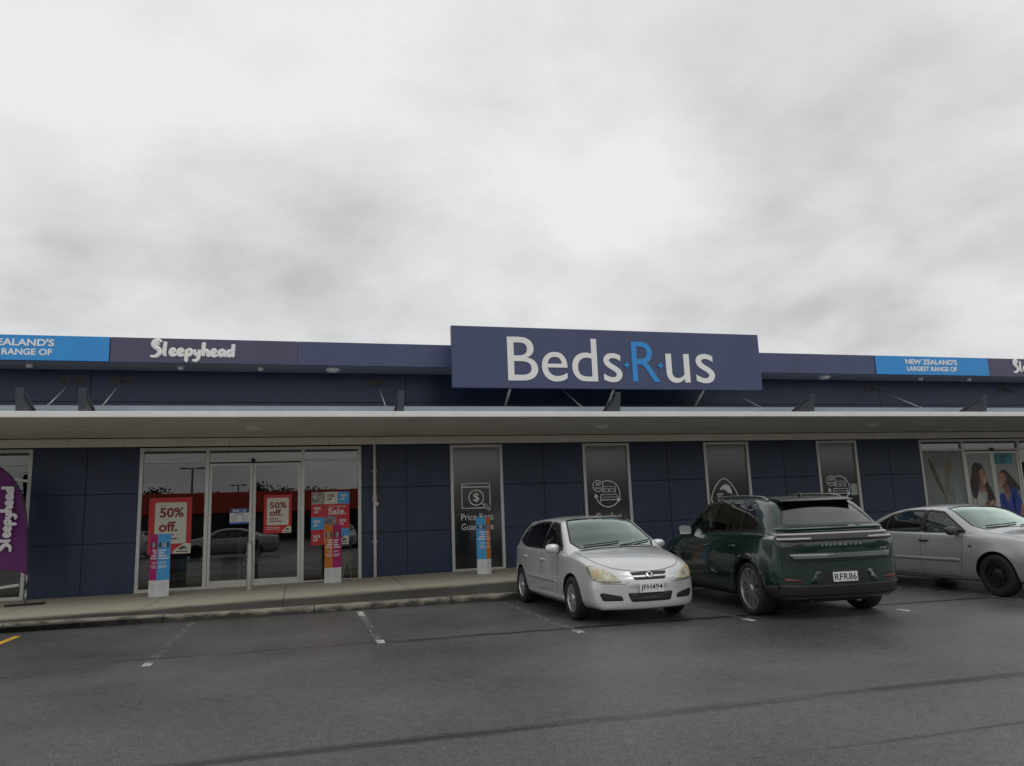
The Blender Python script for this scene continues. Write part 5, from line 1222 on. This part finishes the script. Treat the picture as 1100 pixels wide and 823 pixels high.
for p_ in (tl, mirrored(tl)): SK.append(('tail_light', p_, 'B', REDL, dict(off=.004, rim=.01)))
hatch, hs = car('parked_hatchback', 'small silver hatchback parked nose out with yellowed headlights and plate JFH494', 'car', (4.665, 12.13), R(-90), H)
hx_ = max(hs.t.ray_cast(Vector((5, y_, z_)), Vector((-1, 0, 0)), 6)[0].x for y_ in (-.15, 0, .15) for z_ in (.42, .475, .535)); plate(hatch, 'JFH494', hx_ + .010, 0, .475, 1)
q = MB(); q.tube([(-1.10, .30, 1.43), (-1.12, .30, 1.47), (-1.26, .31, 1.72)], [.010, .007, .003], 8); q.build('aerial', BLK, hatch)
for y0, y1, dx in ((-.52, .06, .0), (.02, .60, .02)):
    q = MB(); pts = []
    for k in range(8):
        y = y0 + (y1 - y0) * k / 7; x = 1.14 - .10 * (k / 7) * (1 if True else 0) - .12 * (abs(y) / .6) ** 2 + dx
        hit = hs.t.ray_cast(Vector((x, y, 3)), Vector((0, 0, -1)), 5)[0]; pts.append((hit.x, hit.y, hit.z + .016))
    q.tube(pts, .009, 6); q.build('wiper', BLK, hatch)
q = MB(); q.prism([(-1.40, 1.345), (-1.40, 1.392), (-1.64, 1.375), (-1.665, 1.355), (-1.60, 1.30)], 'y', -.50, .50); q.build('roof_spoiler', SIL, hatch)
q = MB(); q.box(.02, .05, -.12, .12, 1.30, 1.36, bev=.012); q.build('rear_view_mirror', BLK, hatch)
# --- dark green suv, tail towards the camera
GRN = mat('dark_green_paint', (0.0022, 0.026, 0.018), 0.20, metal=0.2, coat=1.0, var=0.04, vscale=1.5)
PRIV = glass('suv_privacy_glass', (0.035, 0.038, 0.038), 1.6); REARG = glass('suv_rear_glass', (0.04, 0.042, 0.042), 3.4)
UK = [(-2.30, .36, .76, .58, .86, .98, .84, 1.06, .72, 1.10, -.085), (-2.275, .28, .80, .60, .89, 1.02, .865, 1.10, .76, 1.145, -.085), (-2.20, .25, .83, .64, .915, 1.06, .885, 1.15, .76, 1.19, -.09), (-2.08, .24, .845, .66, .93, 1.09, .89, 1.235, .72, 1.275, -.09),
      (-1.86, .235, .85, .67, .942, 1.12, .89, 1.42, .66, 1.465, -.08), (-1.66, .23, .855, .67, .947, 1.13, .885, 1.535, .635, 1.585, -.06), (-1.25, .22, .86, .67, .950, 1.135, .88, 1.60, .63, 1.655, -.02), (-.4, .21, .865, .67, .950, 1.12, .88, 1.625, .635, 1.685, .0),
      (.25, .21, .865, .66, .950, 1.10, .88, 1.59, .64, 1.65, .06), (.75, .21, .865, .65, .949, 1.075, .88, 1.36, .70, 1.415, .12), (1.10, .21, .86, .64, .945, 1.05, .875, 1.13, .79, 1.175, .14), (1.25, .21, .86, .63, .943, 1.03, .87, 1.08, .79, 1.115, .14),
      (1.70, .21, .84, .60, .93, .97, .85, 1.01, .76, 1.045, .16), (2.00, .21, .81, .56, .89, .86, .80, .90, .70, .935, .18), (2.12, .22, .78, .53, .85, .76, .76, .80, .66, .83, .19), (2.16, .25, .74, .50, .80, .68, .72, .71, .62, .73, .19)]
UK = [(*k[:4], k[4] * (.975 if k[0] < -2.15 else 1), *k[5:]) for k in UK]
UK = [((-1.5 + (k[0] + 1.5) * .87) if k[0] < -1.5 else k[0], *k[1:]) for k in UK]
U_front = fillet([(.80, 1.135), (.20, 1.535), (-.12, 1.575), (-.12, 1.15)], .035)
U_rear = fillet([(-.19, 1.152), (-.19, 1.578), (-.85, 1.575), (-1.08, 1.555), (-1.10, 1.165)], .035)
U_quart = fillet([(-1.16, 1.168), (-1.14, 1.548), (-1.34, 1.51), (-1.60, 1.27), (-1.60, 1.19)], .05)
U_ws = fillet([(1.20, .66), (.95, .74), (.26, .545), (.30, 0), (.26, -.545), (.95, -.74), (1.20, -.66), (1.25, 0)], .03)
U_rw = fillet([(.52, 1.535), (.70, 1.255), (.60, 1.235), (-.60, 1.235), (-.70, 1.255), (-.52, 1.535)], .05)
U = dict(keys=UK, wb=2.825, r=.365, track=1.64, tw=.245, paint=GRN, glass=PRIV, glass_windscreen=WSG, glass_front_window=glass('suv_front_glass', (0.40, 0.48, 0.45), 1.7), glass_tailgate_window=REARG, trim=mat('dark_seat_leather', (0.03, 0.03, 0.03), 0.7), rim='multi', rim_m=mat('machined_alloy', (0.55, 0.55, 0.56), 0.3, metal=0.8), rim_r=.285,
         cabin=(1.05, -1.95), seatx=.0, dash=1.05, cutz=1.0, cutb=-1.4, mirror=(.66, .90, 1.16), mirror_big=1.15, mirror_m=PIANO, handles=[(.03, .93), (-.98, .95)], flares=[(1.4125, .375, .40, .012), (-1.4125, .375, .40, .018)], gap=.05, cap=.035,
         windows=[('front_window', U_front, 'S', 'open'), ('rear_window', U_rear, 'S', 'open'), ('quarter_window', U_quart, 'S', 'open'), ('windscreen', U_ws, 'T', 'open'), ('tailgate_window', U_rw, 'B', 'open')], skins=[])
SK = U['skins']
for p_ in (U_front, U_rear, U_quart): SK.append(('window_seal', outline(p_, .030), 'S', PIANO, dict(off=.0012, rim=0)))
SK.append(('pillar_cover', [(-.11, 1.15), (-.11, 1.575), (-.20, 1.578), (-.20, 1.152)], 'S', PIANO, dict(off=.0018, rim=0)))
SK.append(('pillar_cover', [(-1.09, 1.165), (-1.07, 1.555), (-1.15, 1.545), (-1.17, 1.168)], 'S', PIANO, dict(off=.0018, rim=0)))
SK.append(('black_roof', fillet([(.22, .52), (-1.55, .545), (-1.66, .50), (-1.70, 0), (-1.66, -.50), (-1.55, -.545), (.22, -.52), (.28, 0)], .03), 'T', mat('panoramic_roof', (0.03, 0.031, 0.032), 0.12, coat=.5), dict(off=.0015, rim=0, cell=.08)))
for pts in ([(.78, 1.12), (.80, .90), (.76, .55), (.66, .28)], [(-.15, 1.15), (-.15, .70), (-.15, .28)], [(-1.14, 1.16), (-1.10, .95), (-.98, .78), (-.92, .60), (-.88, .30)], [(.66, .285), (-.88, .285)]):
    SK.append(('panel_gap', ribbon(smooth_poly(pts, 4), .007), 'S', SEAM, kw0))
CLAD = mat('charcoal_cladding', (0.018, 0.018, 0.019), 0.5)
SK.append(('sill_cladding', fillet([(.92, .235), (.92, .35), (-.92, .35), (-.92, .235)], .02), 'S', CLAD, dict(off=.014, rim=.03)))
for cx in (1.4125, -1.4125): SK.append(('arch_trim', ribbon([(cx + .455 * math.cos(R(a)), .375 + .455 * math.sin(R(a))) for a in range(-8, 189, 6)], .062), 'S', PIANO, dict(off=.006, rim=.012)))
SK.append(('rear_bumper_trim', fillet([(-1.885, .235), (-1.86, .44), (-2.13, .46), (-2.13, .25)], .02), 'S', CLAD, dict(off=.004, rim=.008)))
SK.append(('rear_bumper_trim', fillet([(.875, .47), (.60, .445), (-.60, .445), (-.875, .47), (-.86, .32), (-.62, .305), (.62, .305), (.86, .32)], .02), 'B', CLAD, dict(off=.012, rim=.024, cell=.04)))
SK.append(('light_bar', fillet([(.865, 1.145), (.865, 1.030), (.72, 1.015), (-.72, 1.015), (-.865, 1.030), (-.865, 1.145), (-.6, 1.150), (.6, 1.150)], .015), 'B', PIANO, dict(off=.004, rim=.012, cell=.04)))
LENSW = mat('pale_lamp_lens', (0.40, 0.37, 0.37), 0.25, coat=1.0)
BARS = [('lamp_strip', [(.855, 1.105), (.855, 1.128), (-.855, 1.128), (-.855, 1.105)])] + [('lamp_strip', [(s * .855, 1.045), (s * .855, 1.072), (s * .42, 1.068), (s * .42, 1.045)]) for s in (1, -1)]
for n_, p_ in BARS: SK.append((('light_bar', n_), p_, 'B', LENSW, dict(off=.009, rim=.006, cell=.03)))
SK.append(('lamp_end', fillet([(-1.84, 1.075), (-2.11, 1.115), (-2.11, 1.05), (-1.88, 1.055)], .012), 'S', LENSW, dict(off=.004, rim=.008, cell=.03)))
SK.append(('tailgate_spoiler_lip', fillet([(.80, 1.195), (.80, 1.170), (-.80, 1.170), (-.80, 1.195), (0, 1.205)], .008), 'B', GRN, dict(off=.02, rim=.03)))
SK.append(('tailgate_gap', ribbon(smooth_poly([(.84, 1.02), (.835, .92), (.78, .80), (.72, .765), (0, .755), (-.72, .765), (-.78, .80), (-.835, .92), (-.84, 1.02)], 4), .010), 'B', SEAM, kw0))
SK.append(('tailgate_step', fillet([(.76, .865), (.68, .785), (-.68, .785), (-.76, .865), (0, .862)], .015), 'B', GRN, dict(off=.001, rim=.004, cell=.03, tilt=.040)))
SK.append(('plate_recess', fillet([(.40, .64), (.50, .47), (-.50, .47), (-.40, .64)], .02), 'B', CLAD, dict(off=.0015, rim=0, cell=.04)))
for s in (1, -1): SK.append(('recess_facet', [(s * .40, .64), (s * .50, .47), (s * .40, .47), (s * .33, .62)][::s], 'B', GRN, dict(off=.006, rim=.006)))
for s, m_ in ((1, REFLD), (-1, REFLD)): SK.append(('rear_reflector', fillet([(s * .60, .495), (s * .82, .515), (s * .82, .545), (s * .60, .52)][::s], .008), 'B', m_, dict(off=.006, rim=.01, cell=.03)))
SK.append(('bumper_crease', ribbon([(.90, .575), (.55, .545), (.50, .53)], .006), 'B', SEAM, kw0)); SK.append(('bumper_crease', ribbon([(-.90, .575), (-.55, .545), (-.50, .53)], .006), 'B', SEAM, kw0))
SK.append(('tailgate_window_seal', outline(U_rw, .03), 'B', PIANO, dict(off=.0015, rim=0)))
hl_ = fillet([(.45, .80), (.62, .86), (.80, .85), (.78, .78), (.60, .76)], .02)
for p_ in (hl_, mirrored(hl_)): SK.append(('headlight', p_, 'F', LENSW, dict(off=.004, rim=.01)))
suv, us_ = car('parked_suv', 'dark green sport utility vehicle with a full width rear light bar, parked nose in', 'car', (7.265, 11.29), R(84.8), U)
hit = us_.t.ray_cast(Vector((-5, .0, .55)), Vector((1, 0, 0)), 6)[0]; plate(suv, 'RFR86', hit.x - .010, .0, .548, -1)
def rear_text(s_, y0, y1, z0, z1, name, x=None):
    hx = us_.t.ray_cast(Vector((-5, (y0 + y1) / 2, (z0 + z1) / 2)), Vector((1, 0, 0)), 6)[0].x
    o = text(name, s_, -abs(y1 - y0) / 2, abs(y1 - y0) / 2, z0, z1, CHROME, suv, 0, .006, bold=.02, spacing=1.9 if len(s_) > 4 else 1.0)
    o.location = (hx - .003, (y0 + y1) / 2, 0); o.rotation_euler = (0, 0, R(-90)); return o
rear_text('LEAPMOTOR', .30, -.30, .955, .990, 'badge_letters'); rear_text('C10', -.60, -.69, .885, .91, 'badge_letters')
q = MB(); q.prism([(-1.54, 1.622), (-1.50, 1.59), (-1.74, 1.548), (-1.85, 1.560), (-1.855, 1.572)], 'y', -.56, .56); q.build('roof_spoiler', GRN, suv, 30)
q = MB(); q.prism([(-1.62, 1.575), (-1.66, 1.50), (-1.74, 1.545)], 'y', -.53, .53); q.build('spoiler_underside', BLK, suv)  # black wedge gives the spoiler's shade and the dark band on the window top
for sy in (-1, 1):
    q = MB(); pts = []
    for k, x in enumerate(np.linspace(.25, -1.55, 16)):
        hit = us_.t.ray_cast(Vector((x, sy * .595, 4)), Vector((0, 0, -1)), 6)[0]; pts.append((x, sy * .595, hit.z + (.035 if 0 < k < 15 else .002)))
    q.tube(pts, .017, 8); q.build('roof_rail', mat('satin_rail', (0.22, 0.22, 0.22), .25, metal=.8), suv)
q = MB(); q.prism([(-1.30, 1.635), (-1.44, 1.625), (-1.43, 1.675), (-1.41, 1.68)], 'y', -.02, .02); q.build('aerial_fin', PIANO, suv)
q = MB(); q.box(-2.10, -1.75, -.5, .5, .24, .30, bev=.02); q.tube([(-2.16, .42, .25), (-1.9, .42, .25)], .035, 12); q.build('undertray', BLK, suv)

# --- silver saloon at the right edge, nose out
SIL2 = silver('saloon_silver_paint', (0.46, 0.47, 0.475), 0.45)
CK = [(-2.40, .34, .62, .58, .74, .86, .70, .91, .58, .93, -.10), (-2.34, .26, .70, .58, .80, .95, .75, .99, .64, 1.015, -.11), (-2.00, .20, .77, .60, .865, .985, .80, 1.03, .70, 1.06, -.12), (-1.62, .19, .79, .60, .885, .985, .825, 1.06, .71, 1.10, -.12),
      (-1.10, .18, .80, .60, .895, .975, .835, 1.295, .62, 1.345, -.10), (-.70, .18, .80, .60, .897, .965, .838, 1.395, .61, 1.455, -.04), (-.20, .18, .80, .60, .897, .955, .838, 1.425, .61, 1.488, .02), (.25, .18, .80, .60, .897, .945, .838, 1.375, .62, 1.435, .08),
      (.60, .18, .80, .60, .897, .938, .838, 1.20, .68, 1.255, .12), (.98, .18, .80, .58, .895, .925, .835, 1.00, .755, 1.045, .15), (1.15, .18, .80, .57, .892, .912, .83, .955, .755, .995, .15), (1.65, .185, .78, .53, .87, .86, .795, .895, .71, .93, .16), (2.00, .19, .75, .49, .825, .765, .75, .795, .63, .825, .18),
      (2.10, .195, .735, .47, .80, .705, .735, .735, .60, .755, .19), (2.15, .205, .72, .46, .775, .64, .715, .66, .57, .675, .19)]
CK = [(*k[:7], k[7] - .055 * max(0, min(1, (k[9] - 1.0) / .4)), k[8], k[9] - .055 * max(0, min(1, (k[9] - 1.0) / .4)), k[10]) for k in CK]
C_front = fillet([(.83, .975), (.28, 1.30), (-.05, 1.336), (-.06, .975)], .035)
C_rear = fillet([(-.13, .978), (-.12, 1.338), (-.55, 1.335), (-.92, 1.255), (-1.26, 1.085), (-1.30, 1.005)], .04)
C_ws = fillet([(1.08, .63), (.86, .70), (.24, .525), (.31, 0), (.24, -.525), (.86, -.70), (1.08, -.63), (1.13, 0)], .03)
C_rw = fillet([(-1.02, .50), (-1.50, .60), (-1.62, .50), (-1.66, 0), (-1.62, -.50), (-1.50, -.60), (-1.02, -.50), (-.98, 0)], .03)
CLEARG = glass('saloon_glass', (0.55, 0.64, 0.59), 1.8)
C = dict(keys=CK, wb=2.72, r=.318, track=1.57, tw=.205, paint=SIL2, glass=CLEARG, glass_windscreen=WSG, trim=mat('beige_grey_cloth', (0.27, 0.27, 0.24), 0.9), rim='steel', rim_m=mat('black_wheel_paint', (0.012, 0.012, 0.012), 0.4), rim_r=.205, cabin=(.90, -1.60), seatx=-.05, dash=.96, cutz=.96, cutb=-1.2,
         mirror=(.66, .83, 1.0), mirror_m=mat('dark_grey_mirror', (0.05, 0.05, 0.052), 0.35), handles=[(-.02, .83), (-1.06, .85)], handle_m=BLK, flares=[(1.36, .318, .345, .010), (-1.36, .318, .345, .010)], gap=.042,
         windows=[('front_window', C_front, 'S', 'open'), ('rear_window', C_rear, 'S', 'open'), ('windscreen', C_ws, 'T', 'open'), ('back_window', C_rw, 'T', 'open')], skins=[])
SK = C['skins']
for p_ in (C_front, C_rear): SK.append(('window_seal', outline(p_, .028), 'S', MATT, dict(off=.0012, rim=0)))
SK.append(('pillar_cover', [(-.05, .975), (-.04, 1.336), (-.13, 1.338), (-.14, .978)], 'S', MATT, dict(off=.0018, rim=0)))
SK.append(('quarter_divider', [(-.93, .99), (-.91, 1.255), (-.945, 1.243), (-.965, .99)], 'S', MATT, dict(off=.0012, rim=0)))
SK.append(('windscreen_seal', outline(C_ws, .026), 'T', MATT, dict(off=.0012, rim=0))); SK.append(('back_window_seal', outline(C_rw, .026), 'T', MATT, dict(off=.0012, rim=0)))
for pts in ([(.76, .955), (.78, .75), (.74, .45), (.66, .26)], [(-.10, .96), (-.10, .60), (-.12, .24)], [(-1.18, 1.0), (-1.14, .84), (-1.02, .66), (-.94, .48), (-.90, .26)], [(.66, .26), (-.90, .26)]):
    SK.append(('panel_gap', ribbon(smooth_poly(pts, 4), .007), 'S', SEAM, kw0))
SK.append(('rub_strip', fillet([(.73, .50), (.73, .55), (-.96, .565), (-.96, .515)], .012), 'S', SIL2, dict(off=.010, rim=.014)))
SK.append(('side_repeater', fillet([(.90, .745), (.90, .77), (.97, .77), (.97, .745)], .008), 'S', mat('dark_repeater', (0.05, 0.03, 0.02), 0.2), dict(off=.006, rim=.008, cell=.03)))
hl_ = fillet([(.40, .66), (.46, .74), (.62, .795), (.775, .80), (.765, .70), (.60, .655)], .03)
for p_ in (hl_, mirrored(hl_)): SK.append(('headlight', p_, 'F', mat('clear_headlight', (0.42, 0.43, 0.43), 0.1, coat=1.0), dict(off=.005, rim=.015, bulge=.004, cell=.03)))
hl_s = fillet([(1.98, .775), (2.20, .72), (2.22, .665), (2.02, .69)], .02); SK.append(('headlight_side', hl_s, 'S', mat('clear_headlight', (0, 0, 0)), dict(off=.004, rim=.01, cell=.03)))
SK.append(('bonnet_gap', ribbon(smooth_poly([(1.12, -.72), (1.6, -.70), (1.95, -.60), (2.10, -.40), (2.18, 0), (2.10, .40), (1.95, .60), (1.6, .70), (1.12, .72)], 4), .007), 'T', SEAM, kw0))
SK.append(('grille', fillet([(-.33, .67), (.33, .67), (.28, .575), (-.28, .575)], .02), 'F', BLK, dict(off=.002, rim=0, cell=.03))); SK.append(('air_intake', fillet([(-.45, .40), (.45, .40), (.42, .27), (-.42, .27)], .03), 'F', BLK, dict(off=.002, rim=0, cell=.03)))
tl = fillet([(.50, .80), (.50, .95), (.72, .93), (.74, .80)], .03)
for p_ in (tl, mirrored(tl)): SK.append(('tail_light', p_, 'B', REDL, dict(off=.004, rim=.01)))
saloon, cs_ = car('parked_saloon', 'silver saloon with black wheels at the right edge of the photo', 'car', (11.33, 11.17), R(-90), C)
for y0, y1, dx in ((-.56, .06, .0), (.02, .62, .02)):
    q = MB(); pts = []
    for k in range(8):
        y = y0 + (y1 - y0) * k / 7; x = 1.10 - .09 * (k / 7) - .12 * (abs(y) / .6) ** 2 + dx
        hit = cs_.t.ray_cast(Vector((x, y, 3)), Vector((0, 0, -1)), 5)[0]; pts.append((hit.x, hit.y, hit.z + .016))
    q.tube(pts, .009, 6); q.build('wiper', BLK, saloon)

# cars parked behind the photographer, mirrored in the shop glass: copies of the ones above
for src, x, y, rz, lab in ((saloon, -3.4, -2.6, R(176), 'silver car behind the photographer, mirrored in the left glass door'), (hatch, -9.5, -9.0, R(200), 'silver hatchback farther back, mirrored low in the left glass panel'), (saloon, 2.6, -11.0, R(90), 'silver saloon far across the car park, mirrored in the right glass panel'), (suv, 8.0, -12.0, R(-90), 'green vehicle far across the car park, mirrored in the slim windows')):
    c = copy_tree(src); c.location = (x, y, 0); c.rotation_euler = (0, 0, rz); c['label'] = lab; c['group'] = 'cars mirrored in the glass'
